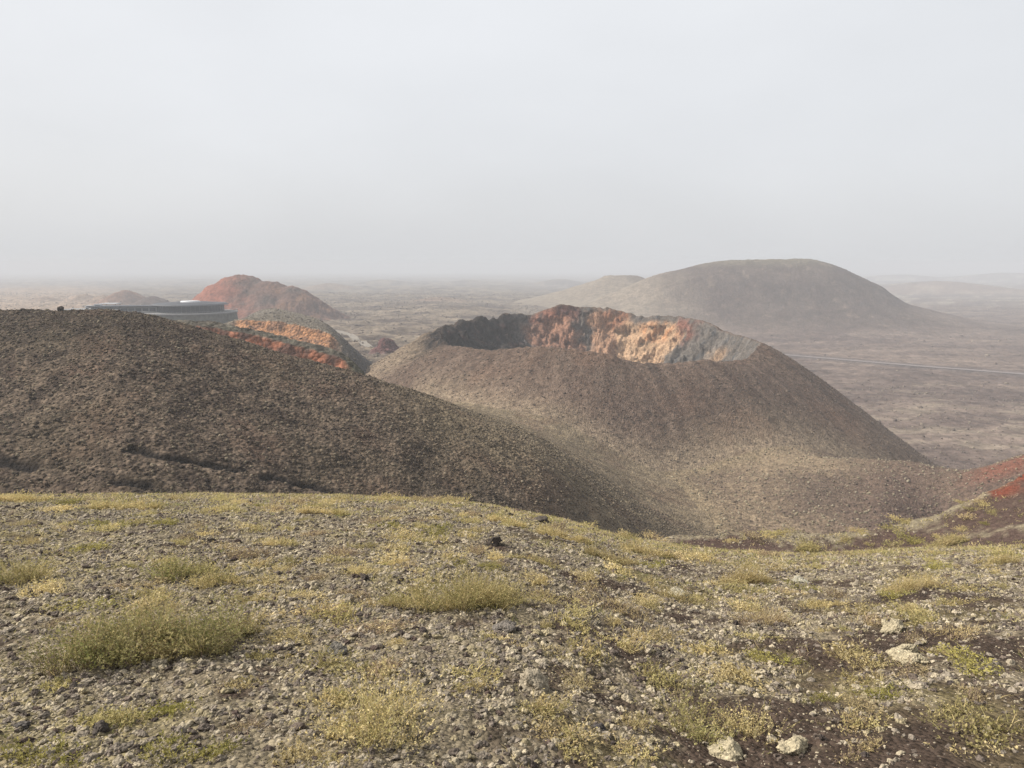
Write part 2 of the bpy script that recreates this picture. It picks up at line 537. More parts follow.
    dA = D - RA.D(u) - (1.2 * fbm(x / 7, y / 7, 71, 4) + .9 * rnoise(x / 12, y / 12, 72, 2))
    ra = mix((.075, .066, .055), (.12, .110, .085), sstep(-.3, .4, n2))
    wr = fbm(x / 3.0, y / 3.0, 121, 4)
    ra = mix(ra, mix((.095, .055, .044), (.27, .115, .070), sstep(-.25, .35, wr + .3 * n3)), sstep(-2.9, -3.7, dA + .7 * wr))
    ra = mix(ra, (.085, .078, .055), sstep(-.228, -.21, u))
    C[s] = ra[s]
    s = lab == k('plateau')
    dB = D - RB.D(u) - 1.2 * (1.2 * fbm(x / 7, y / 7, 71, 4) + .9 * rnoise(x / 12, y / 12, 72, 2))
    pb = mix((.115, .098, .078), (.185, .16, .125), sstep(-.3, .4, n2 + .5 * n1))
    pb = mix(pb, (.072, .062, .055), sstep(-.235, -.205, u))
    pb = mix(pb, mix((.20, .115, .075), (.40, .205, .105), sstep(-.35, .2, wr + .3 * n3)), sstep(-.6, -1.2, dB + .5 * wr) * sstep(-.375, -.355, u) * sstep(-.222, -.238, u))
    C[s] = pb[s]
    s = (lab == k('plain')) | (lab == k('mounds'))
    t = sstep(-0.02, 0.24, u)
    big = fbm(x / 120, y / 60, 131, 5); med = fbm(x / 22, y / 14, 132, 4)
    pl = mix((.095, .073, .058), (.205, .165, .122), sstep(-.4, .4, big * .8 + med * .8))
    pl = mix(pl, (.055, .040, .035), sstep(.06, .32, fbm(x / 60, y / 30, 133, 5)) * .8)
    pr = mix((.105, .078, .067), (.185, .142, .116), sstep(-.35, .45, big + med * .45))
    pr = mix(pr, (.24, .20, .15), sstep(.05, .35, med + .5 * big) * .45 * sstep(430, 380, D + 60 * big))
    pl = pl * (1 - t[..., None]) + pr * t[..., None]
    sand = sstep(-.49, -.56, u + .04 * big) * sstep(550, 750, D) * sstep(2400, 1300, D)
    pl = mix(pl, (.34, .245, .175), sand * .8 * (.75 + .6 * np.clip(med, -.5, .4)))
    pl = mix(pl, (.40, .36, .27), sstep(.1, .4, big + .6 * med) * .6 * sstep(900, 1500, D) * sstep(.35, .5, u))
    grey = sstep(16, 9, rd)
    pl = mix(pl, (.10, .085, .080), sstep(18, 10, rd) * .5)
    pl = mix(pl, (.085, .07, .066), np.exp(-((rd - 7.5) / 2.2) ** 2) * .6)
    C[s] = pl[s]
    s = lab == k('mounds')
    mo = mix(pl, (.20, .14, .105), np.full(x.shape, .6))
    dk = np.hypot(x + 374, y - 790) < 60
    mo[dk] = (.085, .062, .055)
    dk = np.hypot(x + 448, y - 880) < 60
    mo[dk] = mix((.20, .12, .085), (.11, .07, .055), sstep(-.3, .3, n1))[dk]
    C[s & (D < 2000)] = mo[s & (D < 2000)]
    s = lab == k('dark_hill')
    dh = mix((.072, .052, .043), (.102, .077, .062), sstep(-.4, .4, fbm(x / 40, y / 40, 141, 5)))
    dh = mix(dh, (.175, .16, .10), sstep(-4, 8, h + 3 * n1) * .5)
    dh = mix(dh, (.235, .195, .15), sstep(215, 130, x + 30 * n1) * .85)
    dh = mix(dh, (.26, .20, .15), sstep(.3, .5, fbm(x / 14, y / 14, 142, 3)) * .35)
    tq = np.maximum(sstep(-52, -64, h + 4 * n1), sstep(400, 470, x + 20 * n1) * sstep(-26, -38, h))[..., None]
    dh = dh * (1 - tq) + pr * tq
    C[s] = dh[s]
    s = lab == k('red_hill')
    rn = fbm(x / 16, y / 16, 151, 4)
    rh = mix((.225, .088, .058), (.125, .076, .060), sstep(-232, -200, x + 14 * rn + (h + 25) * .8))
    rh = mix(rh, (.085, .068, .058), sstep(.0, .35, rn) * sstep(-250, -195, x) * .8)
    rh = mix(rh, (.22, .13, .085), sstep(.1, .35, -rn) * sstep(-205, -180, x) * .8)
    C[s] = rh[s]
    dry = np.isin(lab, [k('foreground_slope'), k('near_rim')])
    return np.clip(C * np.where(dry, .80, .76)[..., None], 0.008, 0.9)


# ------------------------------------------------------------------ materials
def new_mat(name, rough=0.95, spec=0.1):
    m = bpy.data.materials.new(name)
    m.use_nodes = True
    nt = m.node_tree
    b = nt.nodes['Principled BSDF']
    b.inputs['Roughness'].default_value = rough
    b.inputs['Specular IOR Level'].default_value = spec
    return m, nt, b


def earth_mat(name, s1, s2, lo=0.55, hi=1.5, bump=0.6, bdist=0.1, attr='tint'):
    """ground tint from the mesh, broken up by two sizes of grain"""
    m, nt, b = new_mat(name, 0.97, 0.05)
    N, Lk = nt.nodes, nt.links
    at = N.new('ShaderNodeAttribute'); at.attribute_name = attr
    tc = N.new('ShaderNodeTexCoord')
    n1 = N.new('ShaderNodeTexNoise'); n1.inputs['Scale'].default_value = s1; n1.inputs['Detail'].default_value = 9; n1.inputs['Roughness'].default_value = 0.72
    n2 = N.new('ShaderNodeTexVoronoi'); n2.inputs['Scale'].default_value = s2
    Lk.new(tc.outputs['Object'], n1.inputs['Vector']); Lk.new(tc.outputs['Object'], n2.inputs['Vector'])
    mr = N.new('ShaderNodeMapRange'); mr.inputs['From Min'].default_value = 0.3; mr.inputs['From Max'].default_value = 0.7
    mr.inputs['To Min'].default_value = lo; mr.inputs['To Max'].default_value = hi
    Lk.new(n1.outputs['Fac'], mr.inputs['Value'])
    mul = N.new('ShaderNodeVectorMath'); mul.operation = 'SCALE'
    Lk.new(at.outputs['Color'], mul.inputs[0]); Lk.new(mr.outputs['Result'], mul.inputs['Scale'])
    mr2 = N.new('ShaderNodeMapRange'); mr2.inputs['From Min'].default_value = 0.0; mr2.inputs['From Max'].default_value = 1.0
    mr2.inputs['To Min'].default_value = 0.78; mr2.inputs['To Max'].default_value = 1.22
    sep = N.new('ShaderNodeSeparateColor'); Lk.new(n2.outputs['Color'], sep.inputs['Color'])
    Lk.new(sep.outputs['Red'], mr2.inputs['Value'])
    mul2 = N.new('ShaderNodeVectorMath'); mul2.operation = 'SCALE'
    Lk.new(mul.outputs['Vector'], mul2.inputs[0]); Lk.new(mr2.outputs['Result'], mul2.inputs['Scale'])
    Lk.new(mul2.outputs['Vector'], b.inputs['Base Color'])
    bp = N.new('ShaderNodeBump'); bp.inputs['Strength'].default_value = bump; bp.inputs['Distance'].default_value = bdist
    ad = N.new('ShaderNodeMath'); ad.operation = 'SUBTRACT'
    Lk.new(n1.outputs['Fac'], ad.inputs[0]); Lk.new(n2.outputs['Distance'], ad.inputs[1])
    Lk.new(ad.outputs['Value'], bp.inputs['Height'])
    Lk.new(bp.outputs['Normal'], b.inputs['Normal'])
    return m


def plain_mat(name, col, rough=0.8, spec=0.3, nscale=3.0, var=0.25, metallic=0.0):
    m, nt, b = new_mat(name, rough, spec)
    N, Lk = nt.nodes, nt.links
    tc = N.new('ShaderNodeTexCoord')
    n1 = N.new('ShaderNodeTexNoise'); n1.inputs['Scale'].default_value = nscale; n1.inputs['Detail'].default_value = 6
    Lk.new(tc.outputs['Object'], n1.inputs['Vector'])
    mr = N.new('ShaderNodeMapRange'); mr.inputs['To Min'].default_value = 1 - var; mr.inputs['To Max'].default_value = 1 + var
    mr.inputs['From Min'].default_value = .3; mr.inputs['From Max'].default_value = .7
    Lk.new(n1.outputs['Fac'], mr.inputs['Value'])
    rgb = N.new('ShaderNodeRGB'); rgb.outputs[0].default_value = (*col, 1)
    mul = N.new('ShaderNodeVectorMath'); mul.operation = 'SCALE'
    Lk.new(rgb.outputs[0], mul.inputs[0]); Lk.new(mr.outputs['Result'], mul.inputs['Scale'])
    Lk.new(mul.outputs['Vector'], b.inputs['Base Color'])
    b.inputs['Metallic'].default_value = metallic
    return m


def leaf_mat(name):
    m, nt, b = new_mat(name, 0.75, 0.2)
    N, Lk = nt.nodes, nt.links
    at = N.new('ShaderNodeAttribute'); at.attribute_name = 'tint'
    oi = N.new('ShaderNodeObjectInfo')
    mr = N.new('ShaderNodeMapRange'); mr.inputs['To Min'].default_value = .75; mr.inputs['To Max'].default_value = 1.2
    Lk.new(oi.outputs['Random'], mr.inputs['Value'])
    mul = N.new('ShaderNodeVectorMath'); mul.operation = 'SCALE'
    Lk.new(at.outputs['Color'], mul.inputs[0]); Lk.new(mr.outputs['Result'], mul.inputs['Scale'])
    Lk.new(mul.outputs['Vector'], b.inputs['Base Color'])
    tr = N.new('ShaderNodeBsdfTranslucent'); Lk.new(mul.outputs['Vector'], tr.inputs['Color'])
    mx = N.new('ShaderNodeMixShader'); mx.inputs['Fac'].default_value = .42
    out = nt.nodes['Material Output']
    Lk.new(b.outputs['BSDF'], mx.inputs[1]); Lk.new(tr.outputs['BSDF'], mx.inputs[2]); Lk.new(mx.outputs['Shader'], out.inputs['Surface'])
    return m


M_FORE = earth_mat('lichen_rubble_ground', 5.0, 22.0, .45, 1.6, .8, .05)
M_MID = earth_mat('cinder_slope', 0.8, 2.6, .45, 1.6, .7, .3)
M_WALL = earth_mat('scoria_wall', 0.45, 1.1, .55, 1.45, .8, .7)
M_FAR = earth_mat('lava_plain', 0.09, 0.35, .5, 1.5, .5, 1.0)
M_HILL = earth_mat('far_cinder_hill', 0.12, 0.5, .65, 1.35, .4, 1.0)
M_ROCK = earth_mat('lichen_stone', 14.0, 45.0, .5, 1.5, .7, .03)
M_LUMP = earth_mat('clinker', 2.5, 7.0, .6, 1.4, .4, .1)
M_LEAF = leaf_mat('herb_leaf')
M_STEM = leaf_mat('dry_stem')


# ------------------------------------------------------------------ mesh helpers
def mesh_np(name, V, Fc, mat, tint=None, smooth=True):
    """V (n,3), Fc (m,k) with one k"""
    me = bpy.data.meshes.new(name)
    V = np.ascontiguousarray(V, np.float32); Fc = np.ascontiguousarray(Fc, np.int32)
    me.vertices.add(len(V)); me.vertices.foreach_set('co', V.ravel())
    k = Fc.shape[1]
    me.loops.add(Fc.size); me.loops.foreach_set('vertex_index', Fc.ravel())
    me.polygons.add(len(Fc))
    me.polygons.foreach_set('loop_start', np.arange(0, Fc.size, k, dtype=np.int32))
    me.polygons.foreach_set('loop_total', np.full(len(Fc), k, np.int32))
    me.polygons.foreach_set('use_smooth', np.full(len(Fc), smooth, bool))
    if tint is not None:
        at = me.attributes.new('tint', 'FLOAT_COLOR', 'POINT')
        c = np.ones((len(V), 4), np.float32); c[:, :3] = tint
        at.data.foreach_set('color', c.ravel())
    me.materials.append(mat)
    me.update(calc_edges=True)
    return me


def link(name, me, parent=None, **props):
    o = bpy.data.objects.new(name, me)
    COL.objects.link(o)
    if parent is not None:
        o.parent = parent
    for k, v in props.items():
        o[k] = v
    return o


def empty(name, loc, **props):
    o = bpy.data.objects.new(name, None)
    COL.objects.link(o)
    o.location = loc
    for k, v in props.items():
        o[k] = v
    return o


# ------------------------------------------------------------------ terrain meshes
def seg(a, b, n):
    return list(np.exp(np.linspace(math.log(a), math.log(b), n, endpoint=False)))


DS = np.array(seg(1.2, 4, 40) + seg(4, 12, 330) + seg(12, 34, 300) + seg(34, 60, 60) + seg(60, 118, 260) + seg(118, 200, 150) + seg(200, 330, 270) + seg(330, 700, 170) +
              seg(700, 1200, 90) + seg(1200, 8400, 90) + [8400.0])
_out = 0.80 + 1.6 * (np.linspace(0, 1, 111)[1:] ** 1.6)
US = np.r_[-_out[::-1], np.linspace(-0.80, 0.80, 1153), _out]
U_EDGE = 2.4
U2, D2 = np.meshgrid(US, DS)
D2 = np.minimum(D2, 8600.0 / np.sqrt(1 + U2 * U2) + DS[:, None] * 1e-4)
X2, Y2 = U2 * D2, D2.copy()
H2, LAB, A2, RD = height(U2, D2, X2, Y2, full=True)
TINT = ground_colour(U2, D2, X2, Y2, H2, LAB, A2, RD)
nr, nc = U2.shape
idx = np.arange(nr * nc).reshape(nr, nc)
QUADS = np.stack([idx[:-1, :-1], idx[:-1, 1:], idx[1:, 1:], idx[1:, :-1]], -1).reshape(-1, 4)
# ledges and overhangs that a height alone cannot carry: push the crater wall in and out along its radius
ph_, r_ = cone_coords(X2, Y2)
inw = (LAB == NAMES.index('crater_cone')) & (r_ < CR + 3) & (r_ > CR - 34)
arc = ph_ * CR
push = 2.6 * fbm(arc / 8.0, H2 / 4.2, 191, 4) + 1.3 * rnoise(arc / 5.0, H2 / 2.2, 192, 3) + .8 * fbm(arc / 1.8, H2 / 1.2, 193, 3)
push = push * (.3 + .7 * sstep(.45, .9, ph_)) + .5 * rnoise(arc / 2.2, H2 / 9.0, 195, 3) * sstep(.8, .4, ph_)
push = np.where(inw, push * sstep(CR + 2, CR - 3, r_), 0)
VERT = np.stack([X2 + np.cos(ph_) * push, Y2 + np.sin(ph_) * push, H2 + np.where(inw, .5 * fbm(arc / 2.5, H2 / 2.5, 194, 3), 0)], -1).reshape(-1, 3)
TFLAT = TINT.reshape(-1, 3)
LQ = LAB[:-1, :-1].reshape(-1)
XQ = X2[:-1, :-1].reshape(-1)
GROUPS = [
    ('foreground_slope', ['foreground_slope', 'near_rim'], M_FORE, 'stony foreground slope of pale lichen rubble and dark cinders', 'slope'),
    ('cinder_hill', ['left_hill'], M_MID, 'dark scoria hill filling the left middle ground', 'hill'),
    ('crater_hill', ['crater_cone'], M_MID, 'brown volcanic cone with an open crater of orange scoria walls', 'hill'),
    ('valley_terrain', ['terrace'], M_MID, 'low pale terrace between the foreground slope and the crater cone', 'terrain'),
    ('scarp_hill', ['red_ridge'], M_WALL, 'grey ridge with a red scoria scarp just behind the dark left hill', 'ridge'),
    ('plateau_terrain', ['plateau'], M_WALL, 'grey brown plateau with an orange scarp, carrying the round restaurant', 'plateau'),
    ('lava_field', ['plain', 'mounds'], M_FAR, 'wide lava plain fading into the haze', 'plain'),
    ('dome_hill', ['dark_hill'], M_HILL, 'big dark dome shaped hill rising above the plain behind the crater', 'hill'),
    ('red_hill', ['red_hill'], M_HILL, 'reddish hill with two peaks behind the restaurant', 'hill'),
]
for nm, parts, mat, lab, cat in GROUPS:
    ids = [NAMES.index(p) for p in parts]
    q = QUADS[np.isin(LQ, ids)]
    if len(q) == 0:
        continue
    vs, inv = np.unique(q, return_inverse=True)
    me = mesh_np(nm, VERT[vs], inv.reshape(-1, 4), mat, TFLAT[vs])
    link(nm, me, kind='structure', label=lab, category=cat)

# the land to both sides and behind, coarse, joined to the edges of the fine part
a_edge = math.atan(U_EDGE) - .04
al = np.linspace(a_edge, 2 * math.pi - a_edge, 60)
rr = np.array(seg(1.2, 60, 90) + seg(60, 400, 60) + seg(400, 8400 / math.cos(math.atan(U_EDGE)), 60))
AL, RR = np.meshgrid(al, rr)
RR = np.minimum(RR, 8800.0)
DD = RR * math.cos(math.atan(U_EDGE))
hr = height(np.full_like(DD, U_EDGE), DD); hl = height(np.full_like(DD, -U_EDGE), DD)
tt = sstep(0.25, 0.75, (AL - al[0]) / (al[-1] - al[0]))
HH = hr * (1 - tt) + hl * tt
XX, YY = RR * np.sin(AL), RR * np.cos(AL)
i2 = np.arange(AL.size).reshape(AL.shape)
q2 = np.stack([i2[:-1, :-1], i2[1:, :-1], i2[1:, 1:], i2[:-1, 1:]], -1).reshape(-1, 4)
tn = mix((.11, .09, .072), (.21, .185, .14), sstep(-.4, .4, fbm(XX / 8, YY / 8, 7, 4)))
link('terrain', mesh_np('terrain', np.stack([XX, YY, HH - 0.15], -1).reshape(-1, 3), q2, M_FORE, tn.reshape(-1, 3)), kind='structure', label='stony land continuing beside and behind the viewpoint', category='terrain')
# a cap of ground right under the camera
a3 = np.linspace(0, 2 * math.pi, 24, endpoint=False)
v3 = [(0, 0, -Z0)] + [(1.6 * math.sin(t), 1.6 * math.cos(t), -Z0 - .45) for t in a3]
f3 = [(0, 1 + i, 1 + (i + 1) % 24) for i in range(24)]
link('ground', mesh_np('ground', np.array(v3), np.array(f3), M_FORE, np.full((25, 3), .14)), kind='structure', label='patch of bare ground right under the viewpoint', category='ground')

# ------------------------------------------------------------------ sampling the finished ground
def ucol(q):
    return np.clip(np.searchsorted(US, q) - 1, 0, nc - 2)


def gz(x, y, what='h'):
    x = np.asarray(x, float); y = np.asarray(y, float)
    q = x / y
    i = ucol(q); a = np.clip((q - US[i]) / (US[i + 1] - US[i]), 0, 1)
    j = np.clip(np.searchsorted(DS, y) - 1, 0, nr - 2)
    fd = np.clip((y - DS[j]) / (DS[j + 1] - DS[j]), 0, 1)
    if what == 'lab':
        return LAB[j, i]
    if what == 'tint':
        return TINT[j, i]
    return (H2[j, i] * (1 - a) + H2[j, i + 1] * a) * (1 - fd) + (H2[j + 1, i] * (1 - a) + H2[j + 1, i + 1] * a) * fd


# what the photograph can see: running maximum of the sight slope along each column
SIGHT = np.maximum.accumulate(H2 / D2, axis=0)


def seen(x, y, tol=0.004):
    fu = ucol(x / y)
    j = np.clip(np.searchsorted(DS, y) - 1, 0, nr - 1)
    return H2[j, fu] / D2[j, fu] >= SIGHT[j, fu] - tol


def pix(x, y, z):
    u, s = x / y, -z / y
    c, sn = math.cos(TH), math.sin(TH)
    # s = (sn + v c)/(c - v sn)
    v = (s * c - sn) / (c + s * sn)
    return 512 + F_PX * u * (c - v * sn), 384 + F_PX * v


def on_ground(px, py, lo=2.0):
    u, s = us(px, py)
    i = int(ucol(u))
    ok = np.nonzero((H2[:, i] > -s * DS) & (DS > lo))[0]
    d = DS[ok[0]]
    return float(u * d), float(d), float(H2[ok[0], i])


# ------------------------------------------------------------------ stones
import bmesh


def ico(sub):
    bm = bmesh.new(); bmesh.ops.create_icosphere(bm, subdivisions=sub, radius=1.0)
    V = np.array([v.co[:] for v in bm.verts]); Fc = np.array([[v.index for v in f.verts] for f in bm.faces])
    bm.free()
    return V, Fc


ICO = {s: ico(s) for s in (1, 2, 3, 4)}


def n3(V, f, seed):
    return (noise(V[:, 0] * f + 3.1 * seed, V[:, 1] * f + V[:, 2] * f * .7, seed) + noise(V[:, 1] * f - 1.7 * seed, V[:, 2] * f + V[:, 0] * f * .6, seed + 5)
            + noise(V[:, 2] * f + .9 * seed, V[:, 0] * f - V[:, 1] * f * .5, seed + 9)) / 2


def stone_shape(sub, seed, lumpy=0.25, cuts=9):
    r = np.random.default_rng(seed)
    V, Fc = ICO[sub]
    V = V.copy()
    for _ in range(cuts):
        n = r.normal(size=3); n /= np.linalg.norm(n)
        c = r.uniform(.55, .9)
        d = V @ n
        V -= np.clip(d - c, 0, None)[:, None] * n * .9
    V *= (1 + lumpy * n3(V, 1.3, seed) + lumpy * .55 * n3(V, 3.2, seed + 1) + (lumpy * .35 * n3(V, 8.0, seed + 2) if sub > 2 else 0))[:, None]
    V *= np.array([r.uniform(.9, 1.35), r.uniform(.75, 1.05), r.uniform(.5, .8)])
    return V, Fc


def rot_many(n, r, tilt=0.5):
    a = r.uniform(0, 2 * np.pi, n); b = r.normal(0, tilt, n); c = r.normal(0, tilt, n)
    ca, sa, cb, sb, cc, sc2 = np.cos(a), np.sin(a), np.cos(b), np.sin(b), np.cos(c), np.sin(c)
    M = np.empty((n, 3, 3))
    M[:, 0] = np.stack([ca * cb, ca * sb * sc2 - sa * cc, ca * sb * cc + sa * sc2], -1)
    M[:, 1] = np.stack([sa * cb, sa * sb * sc2 + ca * cc, sa * sb * cc - ca * sc2], -1)
    M[:, 2] = np.stack([-sb, cb * sc2, cb * cc], -1)
    return M


def joined(P, S, T, sub, seed, nvar=8, tilt=.4, lumpy=.25):
    """many stones in one mesh: P centres, S sizes, T tints"""
    r = np.random.default_rng(seed)
    var = r.integers(0, nvar, len(P))
    Vs, Fs, Ts, off = [], [], [], 0
    for k in range(nvar):
        s = np.nonzero(var == k)[0]
        if len(s) == 0:
            continue
        V, Fc = stone_shape(sub, seed * 31 + k, lumpy)
        M = rot_many(len(s), r, tilt)
        W = np.einsum('nij,vj->nvi', M, V) * S[s][:, None, None] + P[s][:, None, :]
        Vs.append(W.reshape(-1, 3)); Ts.append(np.repeat(T[s], len(V), 0))
        Fs.append((Fc[None] + (np.arange(len(s)) * len(V))[:, None, None]).reshape(-1, 3) + off)
        off += len(s) * len(V)
    return np.concatenate(Vs), np.concatenate(Fs), np.concatenate(Ts)


PALE = np.array([(.275, .236, .176), (.215, .184, .144), (.165, .141, .114), (.31, .265, .19), (.115, .095, .079), (.235, .198, .125)])
DARK = np.array([(.055, .045, .040), (.085, .068, .056), (.11, .088, .072), (.070, .052, .044)])


def tints(n, r, dark=.2):
    c = PALE[r.integers(0, len(PALE), n)]
    d = r.random(n) < dark
    c[d] = DARK[r.integers(0, len(DARK), d.sum())]
    return c * r.uniform(.85, 1.15, (n, 1))


def scatter(n, d0, d1, r, umax=.76):
    D = np.sqrt(r.uniform(d0 * d0, d1 * d1, n)); U = r.uniform(-umax, umax, n)
    return U * D, D


FORE_IDS = [NAMES.index('foreground_slope'), NAMES.index('near_rim')]
LANDROCK = []       # stones that stand out: px, py, width in px, tint, words
for it in [(140, 497, 17, (.055, .047, .042), 'dark boulder'), (338, 655, 22, (.12, .11, .095), 'grey angular stone'), (912, 664, 26, (.33, .285, .195), 'pale lichen crusted stone'),
           (729, 757, 30, (.33, .285, .195), 'pale rounded lichen stone'), (793, 753, 28, (.33, .285, .195), 'pale lumpy lichen stone'), (600, 731, 18, (.06, .055, .055), 'dark bluish stone'),
           (534, 693, 34, (.25, .215, .16), 'broad cracked grey slab of lichen rock'), (22, 731, 20, (.075, .068, .062), 'dark tilted stone'), (365, 582, 16, (.06, .05, .044), 'small black stone'),
           (892, 634, 24, (.33, .285, .195), 'low pale lichen stone'), (905, 655, 22, (.33, .285, .195), 'pale flat stone'), (510, 518, 13, (.07, .06, .052), 'dark stone on the crest'), (540, 524, 18, (.08, .068, .058), 'dark flat stone on the crest'),
           (492, 545, 18, (.06, .05, .043), 'dark jagged stone'), (250, 505, 9, (.06, .05, .043), 'small dark stone'), (100, 735, 24, (.07, .06, .053), 'dark broken stone'), (680, 600, 22, (.30, .27, .2), 'pale flat stone'),
           (505, 631, 20, (.13, .115, .1), 'brown grey stone'), (800, 585, 16, (.3, .28, .22), 'small pale stone'), (345, 605, 18, (.24, .205, .15), 'pale grey stone'), (160, 668, 18, (.27, .235, .175), 'small whitish stone')]:
    LANDROCK.append(it)

r = np.random.default_rng(11)
bands = [(3.6, 6.5, 40000, .007, .044, 2), (6.5, 12, 80000, .010, .056, 2), (12, 22, 90000, .017, .070, 1), (22, 46, 80000, .032, .11, 1)]
BIG = []
for bi, (d0, d1, n, s0, s1, sub) in enumerate(bands):
    x, y = scatter(n, d0, d1, r) if bi > 1 else scatter(int(n * 1.5), d0, d1, r, 1.14)
    n = len(x)
    lab = gz(x, y, 'lab')
    m = soil_mask(x / y, y, x, y)
    # stones lie in drifts, with barer ground between
    m = m * (.35 + .65 * sstep(-.25, .2, fbm(x / .7, y / .7, 96, 4)))
    keep = np.isin(lab, FORE_IDS) & (r.random(n) < .10 + .90 * m) & seen(x, y, .03)
    keep &= ~((lab == FORE_IDS[1]) & (r.random(n) < .93 - .75 * np.exp(-((y - NR_D(x / y)) / 1.2) ** 2)))
    x, y, m = x[keep], y[keep], m[keep]
    s = s0 * (s1 / s0) ** (r.random(len(x)) ** 3.0)
    z = gz(x, y) + s * r.uniform(-.25, .2, len(x))
    t = tints(len(x), r, .15) * (1 + .10 * sstep(-.25, .35, x / y))[:, None]
    app = s / y
    pxy = pix(x, y, z)
    inside = (pxy[0] > 5) & (pxy[0] < 1019) & (pxy[1] < 765) & seen(x, y, .002)
    order = np.argsort(-np.where(inside, app, 0))
    pick = order[:{0: 140, 1: 110, 2: 28, 3: 8}[bi]]
    for k in pick:
        BIG.append((x[k], y[k], z[k], s[k], t[k]))
    rest = np.ones(len(x), bool); rest[pick] = False
    P_ = np.stack([x, y, z], -1)
    fine = rest & (s / y > .0048)
    res = []
    for mk, sb in ((fine, 2), (rest & ~fine, 1)):
        if mk.sum():
            res.append(joined(P_[mk], s[mk], t[mk], sb, 100 + bi * 7 + sb, nvar=20, lumpy=.5))
    o_ = np.cumsum([0] + [len(q[0]) for q in res])
    V = np.concatenate([q[0] for q in res]); Fc = np.concatenate([q[1] + k for q, k in zip(res, o_)]); T = np.concatenate([q[2] for q in res])
    link('rubble', mesh_np('rubble', V, Fc, M_ROCK, T, smooth=False), kind='stuff', label=['loose lichen covered stones nearest the viewer', 'loose lichen covered stones across the foreground slope',
                                                                             'loose stones on the middle of the foreground slope', 'loose stones along the far crest of the foreground slope'][bi], category='rubble')

# clinker and tufts that speckle the hills beyond
def hill_rubble(name, n, d0, d1, ids, s0, s1, seed, lab, cols, dens=None, umax=.76, sub=1):
    r = np.random.default_rng(seed)
    x, y = scatter(n, d0, d1, r, umax)
    k = np.isin(gz(x, y, 'lab'), [NAMES.index(i) for i in ids]) & seen(x, y, .02)
    if dens is not None:
        k &= r.random(n) < dens(x, y)
    x, y = x[k], y[k]
    s = s0 * (s1 / s0) ** (r.random(len(x)) ** 2.2)
    if 'left_hill' in ids:
        q = groove_dist(x, y) > .6
        x, y, s = x[q], y[q], s[q]
    z = gz(x, y) + s * .1
    cols = np.array(cols)
    t = cols[r.integers(0, len(cols), len(x))] * r.uniform(.8, 1.2, (len(x), 1))
    base = gz(x, y, 'tint')
    t = t * .6 + base * .4
    V, Fc, T = joined(np.stack([x, y, z], -1), s, t, sub, seed, lumpy=.3)
    link(name, mesh_np(name, V, Fc, M_LUMP, T), kind='stuff', label=lab, category='rubble')


hill_rubble('clinker_rubble', 80000, 42, 125, ['left_hill'], .07, .27, 201, 'dark and olive clinker lumps speckling the left hill', [(.032, .027, .024), (.13, .105, .075), (.08, .064, .052), (.17, .145, .105)])
hill_rubble('clinker_rubble', 32000, 120, 270, ['crater_cone'], .14, .42, 202, 'small clinker lumps speckling the flanks of the crater cone', [(.055, .045, .04), (.15, .125, .095), (.10, .08, .065)],
            dens=lambda x, y: (np.hypot(x - CX, y - CY) > CR + 2) * .9)
hill_rubble('clinker_rubble', 22000, 100, 185, ['terrace'], .10, .40, 203, 'pale lichen stones and dark clinker on the low terrace', [(.06, .05, .042), (.26, .23, .165), (.20, .18, .12)])
hill_rubble('lava_rubble', 24000, 300, 1400, ['plain', 'mounds'], .4, 1.7, 204, 'lava blocks strewn over the far plain', [(.06, .047, .042), (.11, .086, .070), (.22, .185, .14)],
            dens=lambda x, y: np.where(x / y < .05, 1, .22) * (road_dist(x, y) > 12))
hill_rubble('lava_rubble', 9000, 225, 420, ['plateau', 'plain'], .2, .7, 205, 'rocks strewn over the grey plateau', [(.05, .042, .038), (.2, .175, .13), (.12, .1, .08)])


# ------------------------------------------------------------------ plants
def ribbons(P0, Dr, Ln, Wd, bend, r, K=4):
    """curved tapering blades"""
    n = len(P0)
    t = np.linspace(0, 1, K + 1)
    side = np.cross(Dr, r.normal(size=(n, 3))); side /= np.linalg.norm(side, axis=1, keepdims=True) + 1e-9
    V = np.empty((n, K + 1, 2, 3))
    for k in range(K + 1):
        p = P0 + Dr * (Ln * t[k])[:, None] + bend * (t[k] ** 2 * Ln)[:, None]
        wv = side * (Wd * (1 - .75 * t[k]))[:, None] * .5
        V[:, k, 0] = p - wv; V[:, k, 1] = p + wv
    b = np.arange(n)[:, None] * (2 * (K + 1)) + np.arange(K)[None] * 2
    Fc = np.stack([b, b + 1, b + 3, b + 2], -1).reshape(-1, 4)
    mid = lambda tt: P0 + Dr * (Ln * tt)[:, None] + bend * (tt ** 2 * Ln)[:, None]
    return V.reshape(-1, 3), Fc, mid


GREEN = np.array([(.24, .26, .075), (.32, .315, .11), (.12, .145, .042), (.34, .315, .13)])
OLIVE = np.array([(.35, .315, .115), (.28, .26, .09), (.41, .365, .145), (.19, .18, .062)])
STRAW = np.array([(.54, .45, .19), (.46, .385, .16), (.58, .50, .24), (.36, .29, .13)])
TWIG = np.array([(.24, .18, .115), (.30, .235, .15), (.17, .13, .09)])
BRIGHT = np.array([(.26, .25, .06), (.31, .28, .08), (.19, .185, .05)])


for _c in (GREEN, OLIVE, STRAW, TWIG, BRIGHT):
    _c *= np.array((1.05, 1.01, 1.18))


